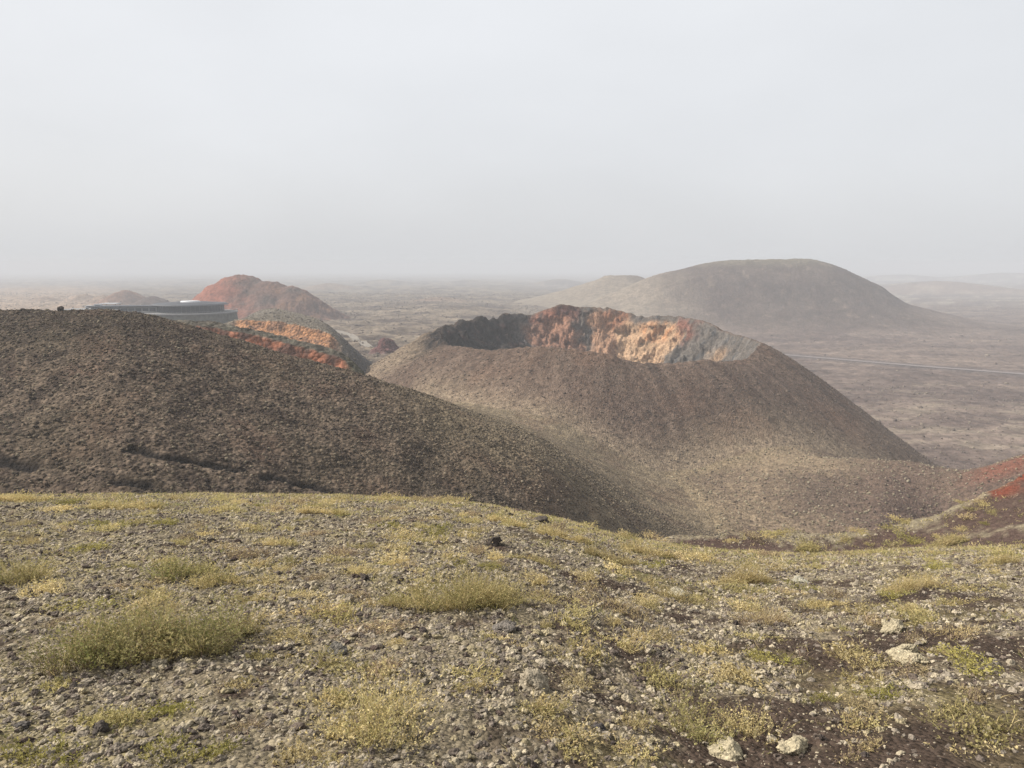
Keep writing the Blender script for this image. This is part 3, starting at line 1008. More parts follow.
def plant_meshes(w, h, dep, n, seed, leafc, stemc, leaves=5, leaf=.022, sw=.005, lean=.55, patchy=.5):
    r = np.random.default_rng(seed)
    # several crowns inside the patch, so that the outline is uneven
    nc_ = max(2, int(2 + (18 if w > .8 else 4.5) * w))
    cc = np.stack([r.uniform(-.44, .44, nc_) * w, r.uniform(-.40, .40, nc_) * dep], -1)
    if w > .8:
        cc[:, 1] += cc[:, 0] * .32
    ch = (r.uniform(.28, 1.2, nc_) if w > .8 else r.uniform(.4, 1.15, nc_)) * (1 - .5 * np.abs(cc[:, 0]) / (w * .5 + 1e-6))
    k = r.integers(0, nc_, n)
    sp = (.03 * w + .045) if w > .8 else (.2 * w + .06)
    q = cc[k] + r.normal(0, 1, (n, 2)) * np.array([sp, sp * dep / w]) * patchy
    P0 = np.concatenate([q, np.full((n, 1), -.02)], 1)
    out = (q - cc[k]) / sp
    Dr = np.concatenate([out * lean + r.normal(0, .28, (n, 2)), np.ones((n, 1))], 1)
    Dr /= np.linalg.norm(Dr, axis=1, keepdims=True)
    Ln = h * ch[k] * (.45 + .75 * r.random(n) ** 1.3)
    bend = np.concatenate([r.normal(0, .28, (n, 2)), r.uniform(-.4, -.05, (n, 1))], 1)
    sV, sF, mid = ribbons(P0, Dr, Ln, np.full(n, sw) * r.uniform(.7, 1.3, n), bend, r)
    sT = np.repeat(stemc[r.integers(0, len(stemc), n)] * r.uniform(.8, 1.2, (n, 1)), 10, 0)
    if leaves == 0:
        return (sV, sF, sT), None
    m = n * leaves
    si = np.repeat(np.arange(n), leaves); tt = r.uniform(.25, 1.02, m)
    c = P0[si] + Dr[si] * (Ln[si] * tt)[:, None] + bend[si] * (tt ** 2 * Ln[si])[:, None] + r.normal(0, .008, (m, 3))
    a = r.normal(size=(m, 3)) + Dr[si] * .6; a /= np.linalg.norm(a, axis=1, keepdims=True)
    b = np.cross(a, r.normal(size=(m, 3))); b /= np.linalg.norm(b, axis=1, keepdims=True) + 1e-9
    L = leaf * r.uniform(.55, 1.35, m)
    lV = np.stack([c, c + a * (L * .5)[:, None] + b * (L * .26)[:, None], c + a * L[:, None], c + a * (L * .5)[:, None] - b * (L * .26)[:, None]], 1).reshape(-1, 3)
    lF = np.arange(m * 4).reshape(-1, 4)
    crown_t = leafc[r.integers(0, len(leafc), nc_)]
    lT = np.repeat((.35 * leafc[r.integers(0, len(leafc), m)] + .65 * crown_t[k[si]]) * r.uniform(.75, 1.2, (m, 1)), 4, 0)
    return (sV, sF, sT), (lV, lF, lT)


# px, py of the base, width px, height px, kind, words for the label
PLANTS = [
    (148, 662, 190, 62, 'green', 'wide low green shrub on the left slope'),
    (172, 584, 54, 34, 'green', 'small rounded green shrub up-slope of the wide shrub'),
    (219, 590, 50, 24, 'olive', 'low olive shrub on pale rubble'),
    (24, 588, 44, 32, 'olive', 'yellowish olive shrub at the left edge of the slope'),
    (455, 614, 120, 50, 'olive', 'broad olive shrub in the middle of the slope'),
    (402, 610, 60, 22, 'straw', 'straw yellow tuft against the broad olive shrub'),
    (510, 610, 46, 26, 'olive', 'dense olive clump at the right end of the broad shrub'),
    (393, 745, 96, 78, 'sparse', 'sparse yellow green herb with bare stems on dark cinders'),
    (716, 745, 78, 62, 'sparse', 'sparse pale green herb above two pale stones'),
    (877, 702, 38, 30, 'bright', 'bright yellow green herb among pale stones'),
    (912, 596, 58, 26, 'straw', 'big straw yellow clump before the dark hollow'),
    (278, 548, 34, 16, 'straw', 'round straw tuft alone on grey rubble'),
    (320, 516, 54, 12, 'straw', 'long flat straw tuft on the crest'),
    (364, 576, 46, 18, 'straw', 'straw green tuft by a small black stone'),
    (305, 599, 36, 12, 'straw', 'small flat straw tuft beneath the crest'),
    (530, 564, 40, 14, 'straw', 'low straw tuft beyond the broad olive shrub'),
    (612, 566, 56, 18, 'straw', 'wide pale straw tuft right of the crest stones'),
    (680, 604, 44, 20, 'straw', 'straw tuft on the stony right slope'),
    (762, 628, 66, 26, 'mixed', 'mixed straw and brown tuft on the right slope'),
    (748, 588, 54, 24, 'straw', 'tall straw tuft in the middle of the right slope'),
    (810, 554, 24, 12, 'olive', 'single small olive tuft on the dark cinder rim'),
    (577, 690, 20, 28, 'straw', 'thin upright dry straw stalks'),
    (190, 764, 62, 34, 'bright', 'bright green herb at the bottom edge'),
    (42, 764, 70, 30, 'bright', 'yellow green herb in the bottom left corner'),
    (118, 730, 70, 24, 'olive', 'low olive herb beside a dark broken stone'),
    (325, 768, 60, 22, 'straw', 'straw herb at the bottom edge on dark soil'),
    (186, 716, 52, 22, 'bright', 'flat yellow green herb between dark stones'),
    (120, 511, 80, 10, 'straw', 'long straw strip of grass under the dark hill'),
    (20, 505, 60, 12, 'straw', 'straw grass clump at the far left crest'),
    (505, 527, 46, 12, 'straw', 'yellow tuft beside the crest stones'),
    (562, 541, 60, 14, 'straw', 'wide yellow tuft on the rounded crest'),
    (645, 556, 56, 14, 'straw', 'yellow tuft where the crest drops right'),
    (946, 548, 42, 12, 'straw', 'yellow tuft on the brown cinder hollow'),
    (1000, 566, 46, 14, 'straw', 'yellow tuft at the right edge of the hollow'),
    (620, 612, 50, 16, 'mixed', 'brownish straw tuft in the middle of the slope'),
    (270, 660, 40, 14, 'olive', 'small olive tuft on bare rubble'),
    (255, 690, 46, 18, 'straw', 'straw tuft by the grey angular stone'),
    (820, 610, 40, 14, 'straw', 'low straw tuft on pale stones'),
    (330, 700, 46, 16, 'olive', 'flat olive tuft before the grey angular stone'),
    (965, 640, 50, 18, 'mixed', 'dry brown tuft at the right side of the slope'),
    (740, 680, 36, 14, 'mixed', 'tiny brown herb on bare cinders'),
    (60, 690, 40, 12, 'olive', 'small olive herb below the wide green shrub'),
    (540, 650, 34, 12, 'straw', 'small straw herb above the cracked slab'),
]
KINDS = {   # leaf colours, stem colours, leaves per stem, stems per m2, leaf size
    'green': (np.concatenate([GREEN, OLIVE, STRAW[:2]]), np.concatenate([OLIVE, STRAW[:2], TWIG]), 8, 1300, .026),
    'olive': (np.concatenate([OLIVE, STRAW[:2]]), np.concatenate([STRAW, OLIVE]), 6, 1400, .024),
    'straw': (np.concatenate([STRAW, OLIVE[:2]]), STRAW, 4, 1500, .020),
    'mixed': (np.concatenate([STRAW, TWIG]), np.concatenate([STRAW, TWIG]), 4, 1100, .018),
    'sparse': (np.concatenate([OLIVE, STRAW, GREEN[:2]]), np.concatenate([STRAW, OLIVE]), 7, 720, .022),
    'bright': (BRIGHT, np.concatenate([OLIVE, BRIGHT]), 7, 900, .022),
}
LM = []     # landmarks for the labels: px, py, words
PLANT_XY = []
for i, (px, py, wp, hp, kd, words) in enumerate(PLANTS):
    x, y, z = on_ground(px, min(py, 765) - hp * .22)
    mpx = math.hypot(y, z) / F_PX
    w = wp * mpx; h = hp * mpx * (1.15 if kd != 'bright' else .92)
    dep = min(max(w * .62, h), 2.2)
    lc, sc_k, nl, dens, lsz = KINDS[kd]
    n = int(np.clip(dens * w * dep * (6.5 / y) ** .5, 90, 2800))
    f = max(1.0, (y / 8.0) ** .75)
    st, lv = plant_meshes(w, h, dep, n, 500 + i, lc, sc_k, nl, lsz * f, .0045 * f)
    kind = 'grass_tuft' if kd in ('straw', 'mixed') else 'shrub'
    e = empty(kind, (x, y, z), label=words, category='grass tuft' if kind == 'grass_tuft' else 'shrub', group='grass tufts on the foreground slope' if kind == 'grass_tuft' else 'shrubs and herbs on the foreground slope')
    # follow the ground under it
    for q in (st, lv):
        q[0][:, 2] += gz(x + q[0][:, 0], np.maximum(y + q[0][:, 1], 2)) - z
    link('stem_sprays', mesh_np('stem_sprays', *st[:2], M_STEM, st[2]), e)
    link('foliage', mesh_np('foliage', *lv[:2], M_LEAF, lv[2]), e)
    LM.append((px, py - hp * .4, words)); PLANT_XY.append((x, y, max(w, dep) * .5))

# ---- stones that stand out
ROCK_LM = []
for i, (px, py, wp, t, words) in enumerate(LANDROCK):
    x, y, z = on_ground(px, py - 2)
    s = wp * (.5 if sum(t) > .3 else .38) * math.hypot(y, z) / F_PX
    V, Fc = stone_shape(4, 900 + i, .46, 12)
    o = link('stone', mesh_np('stone', V * s, Fc, M_ROCK, np.tile(np.array(t), (len(V), 1))), label=None)
    o.location = (x, y, z + s * .18); o.rotation_euler = (r.uniform(-.25, .25), r.uniform(-.25, .25), r.uniform(0, 6.28))
    ROCK_LM.append((o, px, py, words))
    PLANT_XY.append((x, y, s))


def side_of(px, py, lx, ly):
    dx, dy = px - lx, (py - ly) * 1.6
    a = math.degrees(math.atan2(dy, dx)) % 360
    return ['right of', 'front right of', 'in front of', 'front left of', 'left of', 'back left of', 'behind', 'back right of'][int((a + 22.5) // 45) % 8]


def short(w):
    """the part of a landmark's label that names it"""
    t = w.split()
    for stop in ('on', 'at', 'against', 'by', 'with', 'among', 'above', 'before', 'beneath', 'beyond', 'right', 'where', 'beside', 'between', 'under', 'below', 'up-slope', 'alone', 'in'):
        pass
    return w


ORD = ['nearest', 'second nearest', 'third nearest', 'fourth nearest', 'fifth nearest', 'sixth nearest', 'seventh nearest', 'eighth nearest', 'ninth nearest', 'tenth nearest', 'eleventh nearest', 'twelfth nearest']
SHORT = {w: w for _, _, w in LM}
for kx, _, w in LM:
    t = w.split()
    if len(t) > 8:
        SHORT[w] = ' '.join(t[:8])
# landmark phrases short enough to build labels on, still telling one from another
SH = ['wide low green shrub', 'small rounded green shrub', 'low olive shrub on pale rubble', 'yellowish olive shrub at left edge', 'broad olive shrub', 'straw tuft against broad olive shrub',
      'dense olive clump', 'sparse yellow green herb', 'sparse pale green herb', 'bright yellow green herb', 'big straw yellow clump', 'round straw tuft', 'long flat straw tuft', 'straw green tuft by black stone',
      'small flat straw tuft', 'low straw tuft beyond olive shrub', 'wide pale straw tuft', 'straw tuft on stony right slope', 'mixed straw and brown tuft', 'tall straw tuft', 'single small olive tuft', 'upright dry straw stalks',
      'bright green herb at bottom', 'yellow green bottom corner herb', 'low olive herb', 'straw herb on dark soil', 'flat yellow green herb', 'long straw strip of grass', 'far left straw clump', 'yellow tuft by crest stones',
      'wide yellow crest tuft', 'yellow tuft on dropping crest', 'yellow tuft in brown hollow', 'yellow tuft at right edge', 'brownish straw tuft', 'small olive tuft on rubble', 'straw tuft by grey stone', 'low straw tuft on pale stones',
      'flat olive tuft', 'dry brown tuft', 'tiny brown herb', 'small olive herb', 'small straw herb']


def name_by_neighbours(items, what):
    """items: (object, px, py, look) -> a label each that only it answers to"""
    slots = {}
    for o, px, py, look in items:
        best = min(range(len(LM)), key=lambda k: (LM[k][0] - px) ** 2 + ((LM[k][1] - py) * 1.6) ** 2)
        sd_ = side_of(px, py, LM[best][0], LM[best][1])
        dist = math.hypot(LM[best][0] - px, LM[best][1] - py)
        slots.setdefault((look, best, sd_), []).append((dist, o))
    for (look, best, sd_), lst in slots.items():
        lst.sort(key=lambda q: q[0])
        for k, (_, o) in enumerate(lst):
            o['label'] = f'{look} {sd_} the {SH[best]}' if len(lst) == 1 else f'{look}, {ORD[min(k, 11)]} {sd_} the {SH[best]}'


for o, px, py, words in ROCK_LM:
    o['category'] = 'stone'; o['group'] = 'stones on the foreground slope'
    best = min(range(len(LM)), key=lambda k: (LM[k][0] - px) ** 2 + ((LM[k][1] - py) * 1.6) ** 2)
    o['label'] = f'{words} {side_of(px, py, *LM[best][:2])} the {SH[best]}'

items = []
for k, (x, y, z, s, t) in enumerate(BIG[:279]):
    V, Fc = stone_shape(3, 2000 + k, .42, 9)
    o = link('stone', mesh_np('stone', V * s, Fc, M_ROCK, np.tile(t, (len(V), 1))))
    o.location = (x, y, z); o.rotation_euler = (r.uniform(-.4, .4), r.uniform(-.4, .4), r.uniform(0, 6.28))
    o['category'] = 'stone'; o['group'] = 'stones on the foreground slope'
    px, py = pix(x, y, z)
    v = float(np.mean(t))
    look = 'dark stone' if v < .1 else 'dull grey stone' if v < .19 else 'pale stone' if v < .255 else 'cream lichen stone'
    items.append((o, float(px), float(py), look))
name_by_neighbours(items, 'stone')

# ---- smaller tufts, one mesh each
protos = []
for k in range(10):
    kd = ['straw', 'straw', 'olive', 'mixed', 'straw', 'olive', 'straw', 'bright', 'mixed', 'straw'][k]
    lc, sc_k, nl, dens, lsz = KINDS[kd]
    st, lv = plant_meshes(.5, .17, .4, 190, 700 + k, lc, sc_k, 4, .028, .007)
    V = np.concatenate([st[0], lv[0]]); Fc = np.concatenate([st[1], lv[1] + len(st[0])]); T = np.concatenate([st[2], lv[2]])
    protos.append((mesh_np('grass_tuft', V, Fc, M_LEAF, T), {'straw': 'straw tuft', 'olive': 'olive tuft', 'mixed': 'brownish tuft', 'bright': 'yellow green tuft'}[kd]))
items = []
tries = 0
r = np.random.default_rng(77)
while len(items) < 235 and tries < 6000:
    tries += 1
    px, py = r.uniform(8, 1016), 500 + 262 * r.random() ** 1.7
    if r.random() < .25 * (px < 420) + .3 * (py > 640):
        continue
    u, s = us(px, py)
    i = int(ucol(u))
    ok = np.nonzero((H2[:, i] > -s * DS) & (DS > 2))[0]
    if len(ok) == 0 or DS[ok[0]] > 44:
        continue
    x, y, z = float(u * DS[ok[0]]), float(DS[ok[0]]), float(H2[ok[0], i])
    if any((x - a) ** 2 + (y - b) ** 2 < (c + .22) ** 2 for a, b, c in PLANT_XY):
        continue
    pm, look = protos[int(r.integers(0, 10))]
    sc0 = r.uniform(.45, 1.15) * (1 if y < 10 else 1 + (y - 10) * .05)
    o = link('grass_tuft', pm)
    o.location = (x, y, z); o.rotation_euler = (0, 0, r.uniform(0, 6.28)); o.scale = (sc0 * r.uniform(.9, 1.5), sc0, sc0 * r.uniform(.6, 1.0))
    o['category'] = 'grass tuft'; o['group'] = 'grass tufts on the foreground slope'
    PLANT_XY.append((x, y, .2 * sc0))
    items.append((o, px, py, look))
name_by_neighbours(items, 'tuft')

# ---- short grass and creeping herbs that nobody could count
r = np.random.default_rng(78)
x, y = scatter(46000, 3.5, 44, r)
g = sstep(-.05, .4, fbm(x / 2.8, y / 2.8, 104, 4) + .38 * sstep(11, 22, y))
k = np.isin(gz(x, y, 'lab'), FORE_IDS) & (r.random(len(x)) < (.05 + .62 * g * (.35 + .65 * sstep(16, 26, y) + .3 * sstep(-.1, .25, x / y))) * np.where(gz(x, y, 'lab') == FORE_IDS[1], .07, 1)) & seen(x, y, .02)
x, y = x[k], y[k]
nb = 9
n = len(x) * nb
P0 = np.stack([np.repeat(x, nb), np.repeat(y, nb)], -1) + r.normal(0, 1, (n, 2)) * (.035 + .002 * np.repeat(y, nb))[:, None]
P0 = np.concatenate([P0, (gz(P0[:, 0], P0[:, 1]) - .01)[:, None]], 1)
Dr = np.concatenate([r.normal(0, .6, (n, 2)), np.ones((n, 1))], 1); Dr /= np.linalg.norm(Dr, axis=1, keepdims=True)
yy = np.repeat(y, nb)
Ln = r.uniform(.03, .10, n) * (1 + .03 * yy)
V, Fc, _ = ribbons(P0, Dr, Ln, .004 + .0007 * yy, np.concatenate([r.normal(0, .3, (n, 2)), np.full((n, 1), -.2)], 1), r, K=2)
cs = np.concatenate([STRAW, OLIVE, OLIVE, GREEN[:1], TWIG])
T = np.repeat(np.repeat(cs[r.integers(0, len(cs), len(x))], nb, 0) * r.uniform(.8, 1.2, (n, 1)), 6, 0)
link('grass', mesh_np('grass', V, Fc, M_LEAF, T), kind='stuff', label='short straw and olive grass scattered over the foreground rubble', category='grass')

# ------------------------------------------------------------------ a dark rock on the top line of the left hill
x, y, z = on_ground(61, 311)
V, Fc = stone_shape(3, 991, .25)
o = link('boulder', mesh_np('boulder', V * .55, Fc, M_LUMP, np.tile(np.array((.05, .043, .04)), (len(V), 1))), label='dark boulder alone on the skyline of the left hill', category='boulder')
o.location = (x, y, z + .15)

# ------------------------------------------------------------------ spatter cone
x, y, z = on_ground(387, 353, 200)
mp_ = y / F_PX
na, nh = 60, 34
A_, T_ = np.meshgrid(np.linspace(0, 2 * np.pi, na, endpoint=False), np.linspace(0, 1, nh))
rad = np.interp(T_, [0, .3, .55, .85, 1], [21, 13.5, 9, 6.0, 2.2]) * mp_
zz = np.interp(T_, [0, .3, .55, .85, 1], [-2, 2.4, 6.6, 11, 12.5]) * mp_
cxn, cyn = np.cos(A_) * rad, np.sin(A_) * rad
rad2 = rad * (1 + .5 * fbm(np.cos(A_) * 1.6 + T_ * 2, np.sin(A_) * 1.6 - T_, 171, 4) + .2 * rnoise(A_ * 2.2, T_ * 6, 172, 3) * sstep(.25, .5, T_))
V = np.stack([np.cos(A_) * rad2, np.sin(A_) * rad2, zz + 1.7 * rnoise(np.cos(A_) * 2, np.sin(A_) * 2, 173, 3) * sstep(.5, .9, T_)], -1)
ii = np.arange(na * nh).reshape(nh, na); jj = np.roll(ii, -1, 1)
Fq = np.stack([ii[:-1], jj[:-1], jj[1:], ii[1:]], -1).reshape(-1, 4)
tc_ = mix((.125, .092, .080), (.095, .045, .042), sstep(.12, .4, T_ + .2 * fbm(A_ * 2, T_ * 5, 177, 3))).reshape(-1, 3)
o = link('spatter_cone', mesh_np('spatter_cone', V.reshape(-1, 3), Fq, M_WALL, tc_), kind='structure', label='small dark red spatter cone on the grey plain', category='hill')
o.location = (x, y, z)

# ------------------------------------------------------------------ road and path
def strip(name, pts, width, mat, lift, dens=6, flat=None, **kw):
    P = np.array(pts, float)
    d = np.r_[0, np.cumsum(np.hypot(*np.diff(P[:, :2], axis=0).T))]
    q = np.arange(0, d[-1], dens)
    c = np.stack([np.interp(q, d, P[:, 0]), np.interp(q, d, P[:, 1])], -1)
    for _ in range(3):
        c[1:-1] = (c[:-2] + 2 * c[1:-1] + c[2:]) / 4
    t = np.gradient(c, axis=0); t /= np.linalg.norm(t, axis=1, keepdims=True)
    nrm = np.stack([-t[:, 1], t[:, 0]], -1)
    V = []
    for k in (-.5, -.25, 0, .25, .5):
        p = c + nrm * width * k
        z = gz(p[:, 0], p[:, 1]) + lift if flat is None else np.full(len(p), flat)
        V.append(np.concatenate([p, z[:, None]], 1))
    V = np.stack(V, 1)
    n = len(c)
    i = np.arange(n * 5).reshape(n, 5)
    Fq = np.stack([i[:-1, :-1], i[1:, :-1], i[1:, 1:], i[:-1, 1:]], -1).reshape(-1, 4)
    return link(name, mesh_np(name, V.reshape(-1, 3), Fq, mat), kind='structure', **kw)


M_ROAD = plain_mat('worn_asphalt', (.15, .128, .122), .9, .2, .4, .15)
M_PATH = plain_mat('pale_gravel', (.185, .165, .14), .95, .1, .5, .15)
strip('road', ROAD, 7.0, M_ROAD, .1, 6, flat=-64.3, label='narrow road crossing the right plain', category='road')
pp = [on_ground(a, b, 200) for a, b in ((331, 327.5), (338, 330.5), (346, 334.5), (354, 338.5), (363, 343), (372, 347.5))]
strip('path', pp, 4.5, M_PATH, .3, 2, label='pale gravel path running down the flank of the plateau', category='path')

# ------------------------------------------------------------------ restaurant on the plateau
M_GLASS = plain_mat('dark_glazing', (.025, .032, .045), .25, .5, .2, .1)
M_ROOF = plain_mat('grey_roof', (.030, .033, .042), .7, .3, .3, .2)
M_WHITE = plain_mat('white_paint', (.42, .425, .44), .6, .3, .3, .06)
M_CONC = plain_mat('pale_concrete', (.17, .168, .168), .85, .2, .4, .15)
M_STONE = plain_mat('dark_stone_wall', (.105, .102, .088), .9, .2, .6, .35)
M_FRAME = plain_mat('grey_frame', (.07, .075, .085), .5, .4, .3, .1)
M_TYRE = plain_mat('tyre_rubber', (.03, .03, .03), .9, .2, 3, .1)


def add_box(bm, c, d, rz=0.0):
    from mathutils import Matrix
    m = Matrix.Translation(c) @ Matrix.Rotation(rz, 4, 'Z') @ Matrix.Diagonal((*d, 1))
    bmesh.ops.create_cube(bm, size=1.0, matrix=m)


def part(name, mat, parent, build, bevel=0.0, **kw):
    bm = bmesh.new(); build(bm)
    if bevel:
        bmesh.ops.bevel(bm, geom=bm.edges[:], offset=bevel, segments=1, affect='EDGES')
    me = bpy.data.meshes.new(name); bm.to_mesh(me); bm.free(); me.materials.append(mat)
    return link(name, me, parent, **kw)


def drum(r0, z0, r1, z1, n=64, a0=0, a1=2 * math.pi, cap=True):
    def f(bm):
        full = abs(a1 - a0 - 2 * math.pi) < 1e-6
        an = [a0 + (a1 - a0) * i / n for i in range(n if full else n + 1)]
        lo = [bm.verts.new((r0 * math.cos(a), r0 * math.sin(a), z0)) for a in an]
        hi = [bm.verts.new((r1 * math.cos(a), r1 * math.sin(a), z1)) for a in an]
        m = len(an)
        for i in range(m if full else m - 1):
            bm.faces.new((lo[i], lo[(i + 1) % m], hi[(i + 1) % m], hi[i]))
        if cap:
            bm.faces.new(hi); bm.faces.new(lo[::-1])
    return f


BD = 415.0
u, s = us(191, 312)
bx_, bz = u * BD, -s * BD
RR0 = 17.0
e = empty('restaurant', (bx_, BD, bz), label='round dark glazed restaurant with flat roof on a stone terrace', category='restaurant')
part('retaining_wall', M_STONE, e, drum(RR0 + 7.5, -9, RR0 + 6.6, -.35, 72))
part('terrace', M_CONC, e, drum(RR0 + 7.2, -.34, RR0 + 7.2, .25, 72))
wl = part('wall', M_GLASS, e, drum(RR0, .26, RR0, 4.1, 72))
mu = part('mullion', M_FRAME, wl, lambda bm: add_box(bm, (RR0 + .04, 0, 2.18), (.16, .10, 3.82)))
for i in range(1, 48):
    c = mu.copy(); COL.objects.link(c); c.parent = wl; c.rotation_euler = (0, 0, 2 * math.pi * i / 48)
rf = part('roof', M_ROOF, e, drum(RR0 + 2.6, 4.12, RR0 + 1.4, 4.85, 72))
part('roof_crown', M_ROOF, rf, drum(RR0 - 3, 4.86, RR0 - 7, 5.5, 64))
part('roof_cap', M_WHITE, rf, drum(5.2, 5.51, 4.6, 6.1, 40))
def rail(bm):
    for i in range(60):
        a = 2 * math.pi * i / 60
        add_box(bm, ((RR0 + 7) * math.cos(a), (RR0 + 7) * math.sin(a), .78), (.12, .12, 1.05), a)
        add_box(bm, ((RR0 + 7) * math.cos(a + .052), (RR0 + 7) * math.sin(a + .052), 1.2), (.08, 2 * math.pi * (RR0 + 7) / 60 - .14, .16), a + .052)
part('railing', M_CONC, e, rail)

# long low wing to the left
u, s = us(128, 311.5)
WD = 408.0
e2 = empty('annex_building', (u * WD, WD, -s * WD), label='long low annex with a white window band left of the round restaurant', category='building')
e2.rotation_euler = (0, 0, R(5))
part('wall', M_CONC, e2, lambda bm: add_box(bm, (0, 0, -1.0), (34, 9, 7.2)))
part('window', M_GLASS, e2, lambda bm: [add_box(bm, (-14.4 + 3.6 * i, -4.53, 1.15), (2.9, .12, 1.5)) for i in range(9)])
part('roof', M_ROOF, e2, lambda bm: add_box(bm, (0, 0, 2.9), (36.5, 11.5, .55)), .08)
part('plinth', M_STONE, e2, lambda bm: add_box(bm, (0, -.4, -6.2), (37, 12, 3.1)))
u, s = us(111, 305.0)
e3 = empty('canopy_shelter', (u * 430, 430, -s * 430 - 2.2), label='small open shelter with a flat white roof at the left end of the annex', category='shelter')
part('roof', M_WHITE, e3, lambda bm: add_box(bm, (0, 0, 3.0), (9.0, 6, .55)), .08)
for sx in (-3.8, 3.8):
    for sy in (-2.3, 2.3):
        part('post', M_FRAME, e3, lambda bm, sx=sx, sy=sy: add_box(bm, (sx, sy, -.2), (.25, .25, 5.8)))


def vehicle(px, py, dep, rz, long_, high, words, kind, cat):
    u, s = us(px, py)
    z = -s * dep
    e = empty(kind, (u * dep, dep, z), label=words, category=cat, group='vehicles parked by the restaurant')
    e.rotation_euler = (0, 0, rz)
    def body(bm):
        add_box(bm, (0, 0, .45 + .32 * high), (long_, 1.8, .5 * high))
        add_box(bm, (-long_ * .06, 0, .45 + .32 * high + .44 * high), (long_ * .72, 1.62, .40 * high))
    part('body', M_WHITE, e, body, .12)
    part('windscreen', M_GLASS, e, lambda bm: add_box(bm, (-long_ * .06, 0, .45 + .32 * high + .44 * high), (long_ * .60, 1.65, .22 * high)))
    for sx in (-.31, .31):
        for sy in (-.86, .86):
            def wh(bm, sx=sx, sy=sy):
                from mathutils import Matrix
                bmesh.ops.create_cone(bm, cap_ends=True, segments=14, radius1=.36, radius2=.36, depth=.22, matrix=Matrix.Translation((sx * long_, sy, .36)) @ Matrix.Rotation(math.pi / 2, 4, 'X'))
            part('wheel', M_TYRE, e, wh)
    return e


# a parking deck carries them
u, s = us(94, 309.0)
e4 = empty('parking_deck', (u * 405, 405, -s * 405), label='low stone parking deck at the left end of the plateau', category='deck')
part('slab', M_CONC, e4, lambda bm: add_box(bm, (0, 0, -.25), (30, 14, .5)))
part('wall', M_STONE, e4, lambda bm: add_box(bm, (0, 0, -4.0), (29.4, 13.4, 7)))
vehicle(90, 309.0, 404, R(8), 4.4, 1.5, 'white parked car on the deck, lower and left of the white van', 'parked_car', 'car')
vehicle(99, 309.0, 406, R(-5), 5.4, 2.3, 'tall white parked van on the deck beside the annex', 'parked_van', 'van')


# ------------------------------------------------------------------ haze
bmv = [(-9000, -9000, -95), (9000, -9000, -95), (9000, 9000, -95), (-9000, 9000, -95)]
bmv += [(a, b, 16.0) for a, b, _ in bmv]
hf = [(3, 2, 1, 0), (4, 5, 6, 7), (0, 1, 5, 4), (1, 2, 6, 5), (2, 3, 7, 6), (3, 0, 4, 7)]
mh = bpy.data.materials.new('haze'); mh.use_nodes = True
nt = mh.node_tree; nt.nodes.clear()
pv = nt.nodes.new('ShaderNodeVolumePrincipled'); ou = nt.nodes.new('ShaderNodeOutputMaterial')
pv.inputs['Density'].default_value = 0.00052
pv.inputs['Color'].default_value = (.575, .605, .655, 1)
pv.inputs['Anisotropy'].default_value = 0.0
nt.links.new(pv.outputs[0], ou.inputs['Volume'])
link('haze', mesh_np('haze', np.array(bmv, float), np.array(hf), mh, smooth=False), kind='stuff', label='pale even haze filling the air over the whole plain', category='haze')

# ------------------------------------------------------------------ light
SUN_EL, SUN_AZ = R(42), R(-82)       # azimuth from +Y, clockwise: the sun is to the left, a little behind
sd = bpy.data.lights.new('sun', 'SUN'); sd.energy = 5.0; sd.angle = R(0.6); sd.color = (1.0, .94, .85)
so = bpy.data.objects.new('sun', sd); COL.objects.link(so)
from mathutils import Vector
sv = Vector((math.sin(SUN_AZ) * math.cos(SUN_EL), math.cos(SUN_AZ) * math.cos(SUN_EL), math.sin(SUN_EL)))
so.rotation_euler = sv.to_track_quat('Z', 'Y').to_euler()
so.location = (-30, -10, 60)

w = bpy.data.worlds.new('World'); scene.world = w; w.use_nodes = True
nt = w.node_tree; N, Lk = nt.nodes, nt.links
bg = N['Background']
sky = N.new('ShaderNodeTexSky'); sky.sky_type = 'NISHITA'; sky.sun_disc = False
sky.sun_elevation = SUN_EL; sky.sun_rotation = SUN_AZ
sky.air_density = 1.0; sky.dust_density = 6.0; sky.ozone_density = 1.0
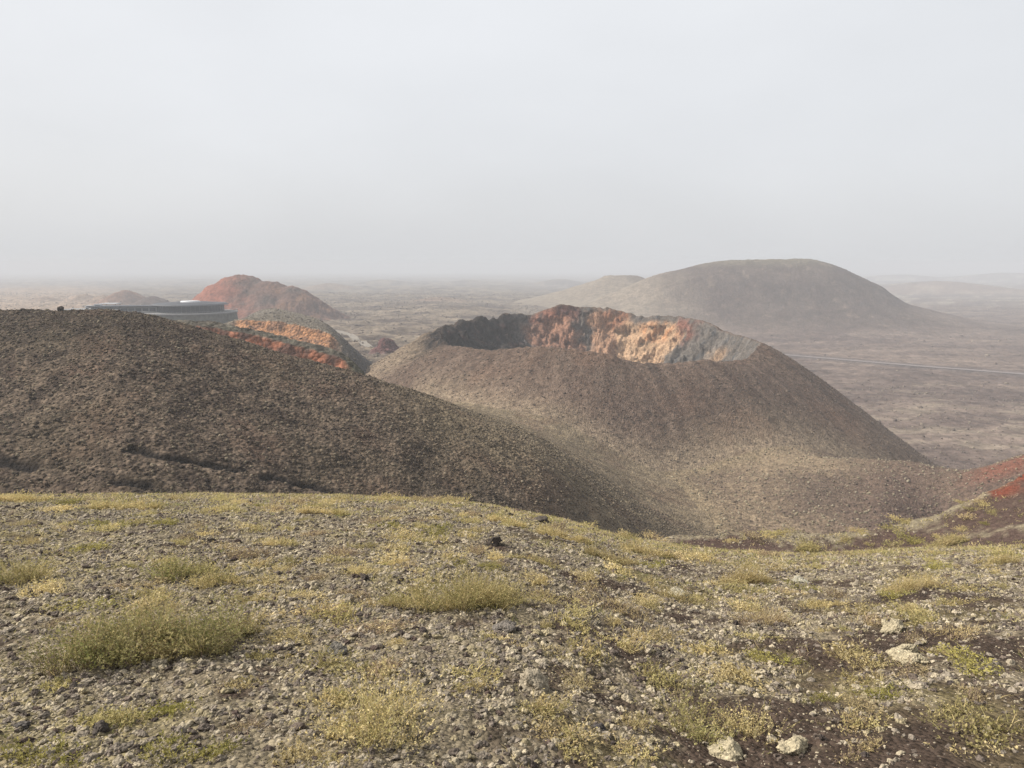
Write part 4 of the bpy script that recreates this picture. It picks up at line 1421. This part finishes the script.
# thin high overcast over the blue, a little uneven
tc = N.new('ShaderNodeTexCoord')
mp = N.new('ShaderNodeMapping'); mp.inputs['Scale'].default_value = (1, 1, 2.5)
Lk.new(tc.outputs['Generated'], mp.inputs['Vector'])
cl = N.new('ShaderNodeTexNoise'); cl.inputs['Scale'].default_value = 2.2; cl.inputs['Detail'].default_value = 5
Lk.new(mp.outputs['Vector'], cl.inputs['Vector'])
sz = N.new('ShaderNodeSeparateXYZ'); Lk.new(tc.outputs['Generated'], sz.inputs['Vector'])
ramp = N.new('ShaderNodeValToRGB')
ramp.color_ramp.elements[0].position = 0.0; ramp.color_ramp.elements[0].color = (5.05, 5.13, 5.27, 1)
ramp.color_ramp.elements[1].position = 0.42; ramp.color_ramp.elements[1].color = (6.1, 6.2, 6.33, 1)
e = ramp.color_ramp.elements.new(0.14); e.color = (5.5, 5.6, 5.78, 1)
Lk.new(sz.outputs['Z'], ramp.inputs['Fac'])
mr = N.new('ShaderNodeMapRange'); mr.inputs['From Min'].default_value = .3; mr.inputs['From Max'].default_value = .7
mr.inputs['To Min'].default_value = .955; mr.inputs['To Max'].default_value = 1.045
Lk.new(cl.outputs['Fac'], mr.inputs['Value'])
sc_ = N.new('ShaderNodeVectorMath'); sc_.operation = 'SCALE'
Lk.new(ramp.outputs['Color'], sc_.inputs[0]); Lk.new(mr.outputs['Result'], sc_.inputs['Scale'])
mx = N.new('ShaderNodeMixRGB'); mx.inputs['Fac'].default_value = .88
Lk.new(sky.outputs['Color'], mx.inputs['Color1']); Lk.new(sc_.outputs['Vector'], mx.inputs['Color2'])
Lk.new(mx.outputs['Color'], bg.inputs['Color'])
bg.inputs['Strength'].default_value = 0.1

scene.view_settings.view_transform = 'Standard'
scene.view_settings.look = 'None'
scene.view_settings.exposure = 0.6
scene.view_settings.gamma = 1.0
scene.view_settings.use_curve_mapping = False
scene.render.engine = 'CYCLES'
scene.cycles.use_denoising = True
scene.cycles.max_bounces = 5
scene.cycles.diffuse_bounces = 2
scene.cycles.volume_bounces = 1
scene.cycles.transparent_max_bounces = 4
